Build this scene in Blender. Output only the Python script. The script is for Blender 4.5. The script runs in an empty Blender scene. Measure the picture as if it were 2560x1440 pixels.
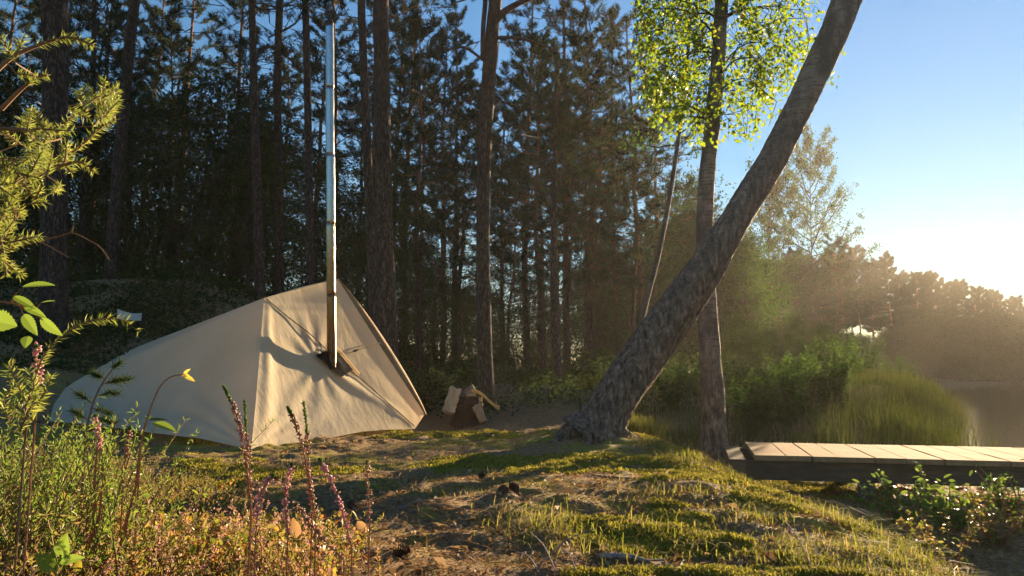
import bpy, math
import numpy as np
from mathutils import Vector

rng = np.random.default_rng(11)
U = lambda a, b, n=None: rng.uniform(a, b, n)
PI = math.pi

# ------------------------------------------------------------------ camera maths
FPX = 1849.0
PITCH = math.atan(225.0 / FPX)
CP, SP = math.cos(PITCH), math.sin(PITCH)
CAM = np.array([0.0, 0.0, 0.65])


def at(px, py, Y):
    """World point seen at a pixel of the 2560x1440 photograph, at distance Y in front."""
    u, v = (px - 1280) / FPX, (720 - py) / FPX
    d = np.array([u, CP - v * SP, SP + v * CP])
    return CAM + d * (Y / d[1])


def proj(P):
    P = np.asarray(P, float) - CAM
    yc = P[..., 1] * CP + P[..., 2] * SP
    zc = -P[..., 1] * SP + P[..., 2] * CP
    return 1280 + FPX * P[..., 0] / yc, 720 - FPX * zc / yc


# ------------------------------------------------------------------ noise
_T = np.random.default_rng(5).random((256, 256))


def vnoise(x, y, s=1.0, o=0.0):
    x = np.asarray(x, float) * s + o * 17.3 + 400.0
    y = np.asarray(y, float) * s + o * 9.7 + 400.0
    xi, yi = np.floor(x).astype(int), np.floor(y).astype(int)
    fx, fy = x - xi, y - yi
    fx, fy = fx * fx * (3 - 2 * fx), fy * fy * (3 - 2 * fy)
    a, b = _T[xi % 256, yi % 256], _T[(xi + 1) % 256, yi % 256]
    c, d = _T[xi % 256, (yi + 1) % 256], _T[(xi + 1) % 256, (yi + 1) % 256]
    return (a * (1 - fx) + b * fx) * (1 - fy) + (c * (1 - fx) + d * fx) * fy - 0.5


def S(t):
    t = np.clip(t, 0, 1)
    return t * t * (3 - 2 * t)


# ------------------------------------------------------------------ terrain
SH_Y = [-60, 0, 2.5, 3.5, 4.5, 5.5, 7, 9, 12, 18, 25, 50, 105, 130]
SH_X = [12, 7, 5.8, 5.6, 5.6, 5.6, 5.5, 5.4, 6.6, 10.6, 13.6, 24, 48, 60]
WATER = -0.36


def height(x, y):
    x, y = np.asarray(x, float), np.asarray(y, float)
    h = 2.2 * S((y - 5.5) / 10) * S((-1 - x) / 6) + 0.5 * S((y - 11) / 5)
    h = h * (1 - 0.8 * S((y - 32) / 50))
    h += 0.20 * np.exp(-((x + 1.1) / 1.1) ** 2 - ((y - 1.5) / 0.9) ** 2)
    h += 0.08 * np.exp(-((x - 0.15) / 1.5) ** 2 - ((y - 4.2) / 0.7) ** 2)
    h += 0.13 * np.exp(-((x - 0.85) / 0.75) ** 2 - ((y - 7.2) / 0.7) ** 2)
    h += 0.05 * np.exp(-((x - 1.2) / 0.5) ** 2 - ((y - 5.6) / 0.5) ** 2)
    h -= 0.16 * np.exp(-((x + 1.0) / 1.2) ** 2 - ((y - 10.8) / 1.3) ** 2)
    near = 1 - S((y - 14) / 20)
    h += (0.055 * vnoise(x, y, 0.9, 1) + 0.030 * vnoise(x, y, 2.3, 2)) * near
    h += (0.036 * vnoise(x, y, 6.0, 3) + 0.020 * vnoise(x, y, 14.0, 4) - 0.028 * S((vnoise(x, y, 4.4, 9) - 0.2) / 0.14)) * near
    d = np.minimum(x - np.interp(y, SH_Y, SH_X), 112 + 3 * np.sin(x * 0.09) - y)
    h -= 0.29 * S((x - 1.25) / 1.1) * (1 - S((y - 8) / 3))
    s = S((d + 1.7) / 3.4)
    h = h * (1 - s) - 0.95 * s
    far = S((y - 116) / 8) * S((x - 30) / 12)
    return h + far * 1.6


def on_ground(px, py, y0=1.2, y1=80):
    ys = np.linspace(y0, y1, 4000)
    for y in ys:
        p = at(px, py, y)
        if p[2] <= height(p[0], p[1]):
            return p
    return at(px, py, y1)


# ------------------------------------------------------------------ mesh builder
class MB:
    def __init__(s):
        s.V, s.F, s.n = [], [], 0

    def add(s, V, F):
        V = np.asarray(V, float).reshape(-1, 3)
        if len(V) == 0:
            return s
        s.V.append(V)
        for f in (F if isinstance(F, list) else [F]):
            f = np.asarray(f, int)
            if f.size:
                s.F.append(f + s.n)
        s.n += len(V)
        return s

    def build(s, name, mat, parent=None, origin=(0, 0, 0), smooth=False, add=True):
        V = np.concatenate(s.V) - np.asarray(origin, float)
        me = bpy.data.meshes.new(name)
        me.vertices.add(len(V))
        me.vertices.foreach_set('co', V.ravel().astype(np.float32))
        tot = np.concatenate([np.full(len(f), f.shape[1], int) for f in s.F])
        idx = np.concatenate([f.ravel() for f in s.F])
        me.loops.add(len(idx))
        me.loops.foreach_set('vertex_index', idx.astype(np.int32))
        me.polygons.add(len(tot))
        st = np.concatenate([[0], np.cumsum(tot)[:-1]])
        me.polygons.foreach_set('loop_start', st.astype(np.int32))
        me.polygons.foreach_set('loop_total', tot.astype(np.int32))
        me.polygons.foreach_set('use_smooth', np.full(len(tot), bool(smooth)))
        me.materials.append(mat)
        me.update(calc_edges=True)
        o = bpy.data.objects.new(name, me)
        if add:
            bpy.context.scene.collection.objects.link(o)
        if parent is not None:
            o.parent = parent
        else:
            o.location = origin
        return o


def tag(o, label=None, cat=None, group=None, kind=None):
    for k, v in (('label', label), ('category', cat), ('group', group), ('kind', kind)):
        if v:
            o[k] = v
    return o


def thing(name, loc, label, cat, group=None, rz=0.0):
    o = bpy.data.objects.new(name, None)
    o.empty_display_size = 0.1
    o.location = loc
    o.rotation_euler = (0, 0, rz)
    bpy.context.scene.collection.objects.link(o)
    return tag(o, label, cat, group)


def dup(root, loc, rz, sc, label, group):
    link = bpy.context.scene.collection.objects.link
    r = root.copy()
    link(r)
    r.location, r.rotation_euler, r.scale = loc, (0, 0, rz), sc
    r['label'] = label
    if group:
        r['group'] = group
    for ch in list(root.children):
        c = ch.copy()
        link(c)
        c.parent = r
        for g in list(ch.children):
            q = g.copy()
            link(q)
            q.parent = c
    return r


def nrm(a):
    a = np.asarray(a, float)
    return a / np.maximum(np.linalg.norm(a, axis=-1, keepdims=True), 1e-9)


def catmull(P, n):
    P = np.asarray(P, float)
    Q = np.vstack([2 * P[0] - P[1], P, 2 * P[-1] - P[-2]])
    m = len(P) - 1
    out = []
    for t in np.linspace(0, m - 1e-6, n):
        i = int(t)
        f = t - i
        a, b, c, d = Q[i:i + 4]
        out.append(0.5 * ((2 * b) + (c - a) * f + (2 * a - 5 * b + 4 * c - d) * f * f + (3 * b - a - 3 * c + d) * f ** 3))
    return np.array(out)


def tube(P, R, n=8, rough=0.0, seed=0, cap=True):
    P = np.asarray(P, float)
    m = len(P)
    R = np.broadcast_to(np.asarray(R, float), (m,))
    T = nrm(np.gradient(P, axis=0))
    ref = np.array([1.0, 0, 0]) if abs(T[0][0]) < 0.8 else np.array([0, 1.0, 0])
    u = nrm(ref - T[0] * np.dot(ref, T[0]))
    A, B = np.zeros((m, 3)), np.zeros((m, 3))
    for i in range(m):
        u = nrm(u - T[i] * np.dot(u, T[i]))
        A[i], B[i] = u, np.cross(T[i], u)
    th = np.arange(n) * 2 * PI / n
    c, s = np.cos(th), np.sin(th)
    rr = R[:, None] * np.ones((1, n))
    if rough:
        L = np.concatenate([[0], np.cumsum(np.linalg.norm(np.diff(P, axis=0), axis=1))])
        r0 = max(R.mean(), 1e-3)
        for k, (f, am) in enumerate(((1.2, 0.8), (3.0, 0.7), (7.0, 0.5), (15.0, 0.4))):
            X = c[None] * f * 1.6 + 40 + 0 * L[:, None]
            Yy = s[None] * f * 1.6 + (L[:, None] / r0) * f * 0.33
            rr = rr * (1 + rough * am * vnoise(X, Yy, 1.0, seed + k * 3.1))
    V = P[:, None] + A[:, None] * (rr * c)[..., None] + B[:, None] * (rr * s)[..., None]
    V = V.reshape(-1, 3)
    i = np.arange(m - 1)[:, None] * n
    j = np.arange(n)[None]
    j2 = (j + 1) % n
    Q = np.stack([i + j, i + j2, i + n + j2, i + n + j], -1).reshape(-1, 4)
    F = [Q]
    if cap:
        F.append(np.arange(n)[::-1][None])
        F.append((np.arange(n) + (m - 1) * n)[None])
    return V, F


def sticks(P0, P1, r0, r1):
    """Many thin three-sided twigs at once."""
    P0, P1 = np.asarray(P0, float).reshape(-1, 3), np.asarray(P1, float).reshape(-1, 3)
    k = len(P0)
    if k == 0:
        return np.zeros((0, 3)), np.zeros((0, 4), int)
    d = nrm(P1 - P0)
    ref = np.where(np.abs(d[:, 2:3]) < 0.9, [[0, 0, 1.0]], [[1.0, 0, 0]])
    a = nrm(np.cross(d, ref))
    b = np.cross(d, a)
    r0, r1 = np.broadcast_to(r0, (k,)), np.broadcast_to(r1, (k,))
    V = np.zeros((k, 6, 3))
    for q in range(3):
        th = q * 2 * PI / 3
        o = a * math.cos(th) + b * math.sin(th)
        V[:, q] = P0 + o * r0[:, None]
        V[:, 3 + q] = P1 + o * r1[:, None]
    base = np.arange(k)[:, None, None] * 6
    F = (np.array([[0, 1, 4, 3], [1, 2, 5, 4], [2, 0, 3, 5]])[None] + base).reshape(-1, 4)
    return V.reshape(-1, 3), F


def needles(C, D, n, L, W, spread=0.7):
    C, D = np.repeat(C, n, 0), np.repeat(nrm(D), n, 0)
    k = len(C)
    d = nrm(D + spread * rng.normal(size=(k, 3)))
    l = L * U(0.65, 1.15, k)[:, None]
    w = nrm(np.cross(d, rng.normal(size=(k, 3)))) * (W / 2)
    o = C + D * U(-0.5, 0.35, k)[:, None] * L
    V = np.stack([o - w, o + w, o + d * l], 1).reshape(-1, 3)
    return V, np.arange(k * 3).reshape(-1, 3)


def leaves(C, A, N, L, W):
    """Many small pointed leaves folded along the midrib: C base, A axis, N rough normal."""
    C, A = np.asarray(C, float), nrm(A)
    k = len(C)
    Sd = nrm(np.cross(A, N))
    Nn = np.cross(Sd, A)
    L, W = np.broadcast_to(L, (k,))[:, None], np.broadcast_to(W, (k,))[:, None]
    mid = C + A * L * 0.45
    fold = Nn * W * 0.22
    V = np.stack([C, mid + Sd * W / 2 + fold, C + A * L - Nn * L * 0.06, mid - Sd * W / 2 + fold], 1).reshape(-1, 3)
    b = np.arange(k)[:, None] * 4
    F = np.concatenate([b + np.array([[0, 1, 2]]), b + np.array([[0, 2, 3]])], 0)
    return V, F


def rdir(n, zs=1.0):
    v = rng.normal(size=(n, 3))
    v[:, 2] *= zs
    return nrm(v)


# ------------------------------------------------------------------ materials
class NT:
    def __init__(s, name):
        s.m = bpy.data.materials.new(name)
        s.m.use_nodes = True
        s.t = s.m.node_tree
        s.t.nodes.clear()
        s.out = s.t.nodes.new('ShaderNodeOutputMaterial')

    def n(s, typ, ins=None, **kw):
        nd = s.t.nodes.new('ShaderNode' + typ)
        for k, v in kw.items():
            setattr(nd, k, v)
        for k, v in (ins or {}).items():
            if isinstance(v, bpy.types.NodeSocket):
                s.t.links.new(v, nd.inputs[k])
            else:
                nd.inputs[k].default_value = v
        return nd

    def ramp(s, fac, stops, mode='LINEAR'):
        r = s.n('ValToRGB')
        r.color_ramp.interpolation = mode
        e = r.color_ramp.elements
        while len(e) < len(stops):
            e.new(0.5)
        for i, (p, c) in enumerate(stops):
            e[i].position = p
            e[i].color = (*c, 1) if len(c) == 3 else c
        s.t.links.new(fac, r.inputs[0])
        return r.outputs[0]

    def mix(s, f, a, b):
        r = s.n('Mix', data_type='RGBA')
        for sock, v in ((r.inputs[0], f), (r.inputs[6], a), (r.inputs[7], b)):
            if isinstance(v, bpy.types.NodeSocket):
                s.t.links.new(v, sock)
            else:
                sock.default_value = v if not isinstance(v, tuple) or len(v) == 4 else (*v, 1)
        return r.outputs[2]

    def math(s, op, a, b=0.0):
        r = s.n('Math', operation=op)
        for i, v in enumerate((a, b)):
            if isinstance(v, bpy.types.NodeSocket):
                s.t.links.new(v, r.inputs[i])
            else:
                r.inputs[i].default_value = v
        return r.outputs[0]

    def noise(s, vec, scale, detail=4, rough=0.55):
        return s.n('TexNoise', {'Vector': vec, 'Scale': scale, 'Detail': detail, 'Roughness': rough}).outputs[0]

    def coords(s, scale=(1, 1, 1)):
        tc = s.n('TexCoord')
        mp = s.n('Mapping', {'Vector': tc.outputs['Object'], 'Scale': scale})
        return mp.outputs[0]

    def bump(s, h, strength, dist):
        return s.n('Bump', {'Height': h, 'Strength': strength, 'Distance': dist}).outputs[0]

    def pbr(s, col, rough=0.8, bump=None, metal=0.0, spec=0.3):
        p = s.n('BsdfPrincipled', {'Roughness': rough, 'Metallic': metal, 'Specular IOR Level': spec})
        if isinstance(col, bpy.types.NodeSocket):
            s.t.links.new(col, p.inputs[0])
        else:
            p.inputs[0].default_value = (*col, 1)
        if bump is not None:
            s.t.links.new(bump, p.inputs['Normal'])
        return p.outputs[0]

    def done(s, sh):
        s.t.links.new(sh, s.out.inputs[0])
        return s.m


def leaf_mat(name, cols, trans=0.45, gloss=0.25, tcol=None, rough=0.45):
    """Thin leaf: each leaf its own colour, light passes through."""
    t = NT(name)
    g = t.n('NewGeometry')
    r = g.outputs['Random Per Island']
    k = len(cols)
    col = t.ramp(r, [(i / max(k - 1, 1), c) for i, c in enumerate(cols)])
    tc = col if tcol is None else t.ramp(r, [(i / max(len(tcol) - 1, 1), c) for i, c in enumerate(tcol)])
    p = t.pbr(col, rough, spec=gloss)
    tr = t.n('BsdfTranslucent', {'Color': tc}).outputs[0]
    mx = t.n('MixShader', {0: trans, 1: p, 2: tr})
    return t.done(mx.outputs[0])


def bark_mat(name, dark, light, upper=None, zsplit=(4, 7), vs=(9, 9, 2.2), lichen=0.0):
    t = NT(name)
    c = t.coords(vs)
    n1 = t.noise(c, 1.6, 6, 0.65)
    wob = t.n('VectorMath', {0: c, 1: t.n('TexNoise', {'Vector': c, 'Scale': 2.3, 'Detail': 5}).outputs['Color']}, operation='ADD').outputs[0]
    v = t.n('TexVoronoi', {'Vector': wob, 'Scale': 2.6}, feature='DISTANCE_TO_EDGE').outputs[0]
    crack = t.n('MapRange', {0: v, 1: 0.02, 2: 0.22}).outputs[0]
    col = t.mix(crack, tuple(x * 0.6 for x in dark), t.ramp(n1, [(0.3, dark), (0.7, light)]))
    if upper:
        z = t.n('SeparateXYZ', {0: t.n('TexCoord').outputs['Object']}).outputs[2]
        nz = t.math('ADD', z, t.math('MULTIPLY', t.noise(t.coords(), 1.5), 2.0))
        f = t.n('MapRange', {0: nz, 1: zsplit[0], 2: zsplit[1]}).outputs[0]
        fl = t.noise(t.coords((6, 6, 3)), 2.0, 5, 0.7)
        col = t.mix(f, col, t.ramp(fl, [(0.3, tuple(x * 0.5 for x in upper)), (0.6, upper)]))
    h = t.math('ADD', t.math('MULTIPLY', crack, 0.7), t.math('MULTIPLY', n1, 0.5))
    return t.done(t.pbr(col, 0.9, t.bump(h, 0.9, 0.03), spec=0.15))


def birch_mat(name, z0, z1, white=(0.42, 0.37, 0.32)):
    t = NT(name)
    tco = t.n('TexCoord').outputs['Object']
    z = t.n('SeparateXYZ', {0: tco}).outputs[2]
    big = t.noise(t.coords((2.6, 2.6, 1.2)), 2.0, 5, 0.65)
    lent = t.noise(t.coords((4, 4, 40)), 1.4, 3, 0.6)
    cc = t.coords((24, 24, 8))
    wob = t.n('VectorMath', {0: cc, 1: t.n('TexNoise', {'Vector': cc, 'Scale': 0.7, 'Detail': 4}).outputs['Color']}, operation='ADD').outputs[0]
    plates = t.noise(wob, 1.0, 7, 0.72)
    fine = t.noise(t.coords((18, 18, 14)), 3.0, 6, 0.75)
    papr = t.ramp(lent, [(0.34, tuple(x * 0.35 for x in white)), (0.5, white)])
    papr = t.mix(t.n('MapRange', {0: big, 1: 0.42, 2: 0.58}).outputs[0], papr, tuple(x * 0.42 for x in white))
    papr = t.mix(t.n('MapRange', {0: fine, 1: 0.5, 2: 0.75, 3: 0, 4: 0.6}).outputs[0], papr, (0.09, 0.075, 0.06))
    dark = t.ramp(plates, [(0.34, (0.035, 0.025, 0.019)), (0.48, (0.20, 0.145, 0.105)), (0.57, (0.33, 0.25, 0.19)), (0.66, (0.55, 0.46, 0.38))])
    f = t.n('MapRange', {0: t.math('ADD', z, t.math('MULTIPLY', t.math('SUBTRACT', big, 0.5), 3.0)), 1: z0, 2: z1}).outputs[0]
    col = t.mix(f, dark, papr)
    h = t.math('ADD', t.math('MULTIPLY', plates, 1.4), t.math('MULTIPLY', fine, 0.5))
    return t.done(t.pbr(col, 0.85, t.bump(h, 1.0, 0.05), spec=0.2))


def simple_mat(name, c1, c2, scale=8, rough=0.8, bump=0.3, stretch=(1, 1, 1), dist=0.01, spec=0.3, metal=0.0):
    t = NT(name)
    n = t.noise(t.coords(stretch), scale, 6, 0.6)
    return t.done(t.pbr(t.ramp(n, [(0.3, c1), (0.7, c2)]), rough, t.bump(n, bump, dist), metal, spec))


M = {}
M['pine_bark'] = bark_mat('pine_bark', (0.055, 0.042, 0.036), (0.14, 0.11, 0.095), (0.17, 0.10, 0.07), (6, 10))
M['pine_bark_far'] = bark_mat('pine_bark_far', (0.05, 0.038, 0.03), (0.12, 0.085, 0.065), (0.24, 0.12, 0.06), (3.5, 7))
M['birch_lean'] = birch_mat('leaning_birch_bark', 0.9, 4.2, (0.52, 0.45, 0.38))
M['birch_bark'] = birch_mat('birch_bark', 0.6, 1.3, (0.40, 0.35, 0.31))
M['birch_far'] = birch_mat('slender_birch_bark', 0.2, 1.5, (0.20, 0.175, 0.155))
M['pine_needle'] = leaf_mat('pine_needle', [(0.018, 0.032, 0.014), (0.03, 0.05, 0.018), (0.045, 0.06, 0.022), (0.03, 0.045, 0.022)], 0.25, 0.06, rough=0.75)
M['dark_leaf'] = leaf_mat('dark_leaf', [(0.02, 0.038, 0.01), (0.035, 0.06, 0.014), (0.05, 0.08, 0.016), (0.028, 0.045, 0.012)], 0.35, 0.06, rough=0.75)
M['birch_leaf'] = leaf_mat('birch_leaf', [(0.10, 0.16, 0.015), (0.14, 0.20, 0.02), (0.18, 0.23, 0.02), (0.12, 0.18, 0.02), (0.22, 0.22, 0.02)], 0.55, 0.35,
                           [(0.14, 0.24, 0.012), (0.20, 0.30, 0.015), (0.26, 0.34, 0.02), (0.17, 0.27, 0.012), (0.34, 0.32, 0.025)])
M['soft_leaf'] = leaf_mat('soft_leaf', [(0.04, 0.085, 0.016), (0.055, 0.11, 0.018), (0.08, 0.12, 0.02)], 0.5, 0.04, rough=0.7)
M['grass'] = leaf_mat('grass_blade', [(0.13, 0.15, 0.018), (0.18, 0.20, 0.02), (0.24, 0.22, 0.03), (0.34, 0.26, 0.10), (0.16, 0.19, 0.02)], 0.5, 0.05, rough=0.7)
M['meadow'] = leaf_mat('meadow_blade', [(0.05, 0.07, 0.014), (0.075, 0.095, 0.016), (0.11, 0.11, 0.025)], 0.3, 0.0, rough=0.9)
M['litter'] = leaf_mat('dry_litter', [(0.14, 0.08, 0.035), (0.25, 0.15, 0.065), (0.36, 0.25, 0.12), (0.18, 0.095, 0.04), (0.44, 0.31, 0.18)], 0.25, 0.1, rough=0.7)
M['heather'] = leaf_mat('heather_leaf', [(0.10, 0.12, 0.02), (0.17, 0.17, 0.025), (0.26, 0.22, 0.04), (0.32, 0.20, 0.08), (0.16, 0.18, 0.025), (0.36, 0.22, 0.10)], 0.5, 0.3)
M['heather_green'] = leaf_mat('green_heather_leaf', [(0.11, 0.20, 0.03), (0.17, 0.27, 0.035), (0.27, 0.32, 0.05), (0.14, 0.24, 0.03), (0.34, 0.26, 0.10)], 0.5, 0.3)
M['bilberry'] = leaf_mat('bilberry_leaf', [(0.16, 0.20, 0.02), (0.24, 0.26, 0.025), (0.40, 0.32, 0.04), (0.44, 0.19, 0.04), (0.42, 0.27, 0.13), (0.20, 0.23, 0.025), (0.30, 0.13, 0.05)], 0.5, 0.15, rough=0.5)
M['bells'] = leaf_mat('dry_heather_bell', [(0.38, 0.22, 0.13), (0.45, 0.25, 0.18), (0.50, 0.25, 0.25), (0.40, 0.28, 0.15)], 0.4, 0.2)
M['pink'] = leaf_mat('pink_heather_bell', [(0.66, 0.30, 0.40), (0.72, 0.38, 0.44), (0.64, 0.42, 0.32), (0.7, 0.34, 0.48)], 0.4, 0.2)
M['heather_tip'] = leaf_mat('heather_tip', [(0.08, 0.15, 0.03), (0.12, 0.19, 0.04)], 0.35, 0.25)
M['juniper'] = leaf_mat('juniper_needle', [(0.20, 0.27, 0.05), (0.28, 0.33, 0.06), (0.38, 0.38, 0.09), (0.16, 0.23, 0.05)], 0.5, 0.4)
M['fresh_leaf'] = leaf_mat('fresh_leaf', [(0.13, 0.21, 0.03), (0.17, 0.25, 0.035), (0.2, 0.26, 0.04)], 0.45, 0.15, rough=0.5)
M['yellow_leaf'] = leaf_mat('yellow_leaf', [(0.42, 0.36, 0.05), (0.48, 0.40, 0.07)], 0.45, 0.3)
M['twig'] = simple_mat('twig_bark', (0.10, 0.055, 0.03), (0.24, 0.14, 0.075), 20)
M['red_stem'] = simple_mat('red_stem', (0.20, 0.07, 0.035), (0.34, 0.15, 0.07), 30)
M['limb'] = simple_mat('limb_bark', (0.03, 0.022, 0.018), (0.08, 0.055, 0.042), 8)
M['reed'] = leaf_mat('reed_stalk', [(0.12, 0.11, 0.03), (0.18, 0.14, 0.05), (0.08, 0.10, 0.02)], 0.35, 0.3)

# ------------------------------------------------------------------ sky, sun, haze
SUN_AZ = math.atan((2410 - 1280) / FPX)          # to the right of straight ahead
SUN_EL = math.radians(8.2)
sunv = Vector((math.sin(SUN_AZ) * math.cos(SUN_EL), math.cos(SUN_AZ) * math.cos(SUN_EL), math.sin(SUN_EL)))
scene = bpy.context.scene
w = bpy.data.worlds.new('World')
scene.world = w
w.use_nodes = True
wt = w.node_tree
wt.nodes.clear()
sky = wt.nodes.new('ShaderNodeTexSky')
sky.sky_type = 'NISHITA'
sky.sun_disc = False
sky.sun_elevation = SUN_EL
sky.sun_rotation = SUN_AZ
sky.air_density = 1.5
sky.dust_density = 0.03
sky.ozone_density = 5.5
bg = wt.nodes.new('ShaderNodeBackground')
bg.inputs[1].default_value = 0.05
wt.links.new(sky.outputs[0], bg.inputs[0])
# the sun itself, part of the sky, in the same direction as the lamp
tcw = wt.nodes.new('ShaderNodeTexCoord')
dot = wt.nodes.new('ShaderNodeVectorMath')
dot.operation = 'DOT_PRODUCT'
dot.inputs[1].default_value = sunv
wt.links.new(tcw.outputs['Generated'], dot.inputs[0])
mr = wt.nodes.new('ShaderNodeMapRange')
mr.inputs[1].default_value = math.cos(math.radians(1.15))
mr.inputs[2].default_value = math.cos(math.radians(0.75))
wt.links.new(dot.outputs['Value'], mr.inputs[0])
mul = wt.nodes.new('ShaderNodeMath')
mul.operation = 'MULTIPLY'
mul.inputs[1].default_value = 60.0
wt.links.new(mr.outputs[0], mul.inputs[0])
bg2 = wt.nodes.new('ShaderNodeBackground')
bg2.inputs[0].default_value = (1.0, 0.86, 0.62, 1)
wt.links.new(mul.outputs[0], bg2.inputs[1])
ad = wt.nodes.new('ShaderNodeAddShader')
wo = wt.nodes.new('ShaderNodeOutputWorld')
wt.links.new(bg.outputs[0], ad.inputs[0])
wt.links.new(bg2.outputs[0], ad.inputs[1])
wt.links.new(ad.outputs[0], wo.inputs[0])

ld = bpy.data.lights.new('sun', 'SUN')
ld.energy = 5.0
ld.angle = math.radians(0.5)
ld.color = (1.0, 0.74, 0.44)
lo = bpy.data.objects.new('sun', ld)
lo.rotation_euler = (-sunv).to_track_quat('-Z', 'Y').to_euler()
lo.location = sunv * 60
scene.collection.objects.link(lo)

t = NT('haze_air')
pv = t.n('VolumePrincipled', {'Color': (1.0, 0.93, 0.84, 1), 'Density': 0.00040, 'Anisotropy': 0.46})
t.t.links.new(pv.outputs[0], t.out.inputs['Volume'])
hb = MB()
x0, x1, y0, y1, z0, z1 = -262, 262, -262, 262, -2.4, 27.0
hb.add([[x, y, z] for x in (x0, x1) for y in (y0, y1) for z in (z0, z1)],
       np.array([[0, 1, 3, 2], [4, 6, 7, 5], [0, 4, 5, 1], [2, 3, 7, 6], [0, 2, 6, 4], [1, 5, 7, 3]]))
tag(hb.build('haze', t.m), kind='stuff')

# ------------------------------------------------------------------ ground and water
def axis(pts):
    out = []
    for a, b, st in pts:
        out += list(np.arange(a, b, st))
    return np.array(out + [pts[-1][1]])


gx = axis([(-255, -40, 14), (-40, -12, 1.6), (-12, -5, 0.22), (-5, 4.5, 0.036), (4.5, 12, 0.25), (12, 40, 1.6), (40, 255, 8)])
gy = axis([(-255, -20, 16), (-20, 0.6, 1.2), (0.6, 8, 0.036), (8, 16, 0.1), (16, 50, 1.2), (50, 140, 4), (140, 255, 12)])
X, Y = np.meshgrid(gx, gy, indexing='ij')
Z = height(X, Y)
nx, ny = X.shape
i, j = np.arange(nx - 1)[:, None], np.arange(ny - 1)[None]
F = np.stack([i * ny + j, (i + 1) * ny + j, (i + 1) * ny + j + 1, i * ny + j + 1], -1).reshape(-1, 4)
t = NT('forest_ground')
c = t.coords()
big = t.noise(c, 0.9, 5, 0.6)
med = t.noise(c, 4.0, 6, 0.65)
fin = t.noise(c, 34.0, 5, 0.75)
mosn = t.noise(c, 160.0, 3, 0.7)
litter = t.ramp(fin, [(0.25, (0.07, 0.043, 0.023)), (0.46, (0.22, 0.135, 0.068)), (0.6, (0.33, 0.215, 0.11)), (0.8, (0.44, 0.31, 0.17))])
moss = t.ramp(mosn, [(0.3, (0.15, 0.13, 0.02)), (0.55, (0.30, 0.255, 0.03)), (0.75, (0.40, 0.34, 0.055))])
mk = t.math('ADD', t.math('MULTIPLY', big, 0.62), t.math('MULTIPLY', med, 0.38))
gy_ = t.n('SeparateXYZ', {0: c}).outputs[1]
mask = t.n('MapRange', {0: mk, 1: 0.49, 2: 0.56}).outputs[0]
mask = t.math('MULTIPLY', mask, t.n('MapRange', {0: gy_, 1: 8.5, 2: 10.5, 3: 1.0, 4: 0.0}).outputs[0])
col = t.mix(mask, litter, moss)
hh = t.math('ADD', t.math('MULTIPLY', fin, 0.6), t.math('MULTIPLY', mosn, 0.3))
gm = t.done(t.pbr(col, 0.92, t.bump(hh, 0.9, 0.03), spec=0.12))
tag(MB().add(np.stack([X, Y, Z], -1).reshape(-1, 3), F).build('ground', gm, smooth=True), kind='structure')

t = NT('lake_water')
c = t.coords((1, 1, 1))
wv = t.math('ADD', t.noise(t.coords((1, 2.5, 1)), 1.4, 3), t.math('MULTIPLY', t.noise(t.coords((2, 5, 1)), 5, 2), 0.3))
wm = t.done(t.pbr((0.012, 0.018, 0.012), 0.015, t.bump(wv, 0.035, 0.05), spec=0.5))
tag(MB().add([[1.0, -60, WATER], [255, -60, WATER], [255, 150, WATER], [1.0, 150, WATER]], np.array([[0, 1, 2, 3]])).build('lake_water', wm), kind='structure')

# ------------------------------------------------------------------ tree makers (all in local coordinates, base at the origin)
def branch_set(trunk_pt, z0, H, spread, nb, nt, up=0.0, prof=None, az0=0.0, droop=0.25, azf=None):
    """Limbs with side twigs: returns limb tubes, twig ends and the tuft places."""
    limbs, A0, A1, C, D = [], [], [], [], []
    for k in range(nb):
        tt = (k + U(0.1, 0.9)) / nb
        z = z0 + (H - z0) * tt
        pr = (0.3 + 0.7 * (1 - tt)) * min(1.0, 0.55 + tt * 2.0) if prof is None else prof(tt)
        ln = spread * pr * U(0.6, 1.2)
        az = az0 + k * 2.39996 + U(-0.5, 0.5) if azf is None else azf(k)
        el = -0.15 + 0.75 * tt + up + U(-0.15, 0.2)
        out = np.array([math.cos(az), math.sin(az), 0])
        sid = np.array([-out[1], out[0], 0])
        s = np.linspace(0, 1, 6)
        bend = U(-0.25, 0.25)
        P = trunk_pt(z) + out * (s * ln * math.cos(el))[:, None] + sid * (bend * ln * s ** 2)[:, None]
        P[:, 2] += ln * (math.sin(el) * s - droop * s + (droop + 0.12) * s ** 2)
        P[1:-1] += rng.normal(size=(4, 3)) * 0.03 * ln
        limbs.append((P, 0.006 + 0.012 * ln))
        for q in range(nt):
            sq = 0.28 + 0.72 * (q + U(0, 1)) / nt
            fi = sq * 5
            a = int(min(fi, 4))
            p = P[a] + (P[a + 1] - P[a]) * (fi - a)
            bd = nrm(P[a + 1] - P[a])
            side = sid * (1 if q % 2 else -1)
            d = nrm(bd * 0.75 + side * U(0.3, 1.0) + np.array([0, 0, U(-0.1, 0.45)]))
            tl = ln * U(0.16, 0.36) * (1.25 - 0.55 * sq)
            e = p + d * tl
            A0.append(p), A1.append(e)
            C.append((p, e, d))
        A0.append(P[-2]), A1.append(P[-1])
        C.append((P[-2], P[-1], nrm(P[-1] - P[-2])))
    return limbs, np.array(A0), np.array(A1), C


def tufts_on(C, per, up=0.45):
    c, d = [], []
    for p, e, dd in C:
        for k in range(per):
            f = 0.25 + 0.75 * (k + U(0.2, 1.0)) / per
            c.append(p + (e - p) * f + rng.normal(size=3) * 0.04)
            d.append(dd + np.array([0, 0, up]))
    return np.array(c), np.array(d)


def trunk_interp(P):
    P = np.asarray(P)
    return lambda z: np.array([np.interp(z, P[:, 2], P[:, 0]), np.interp(z, P[:, 2], P[:, 1]), z])


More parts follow.
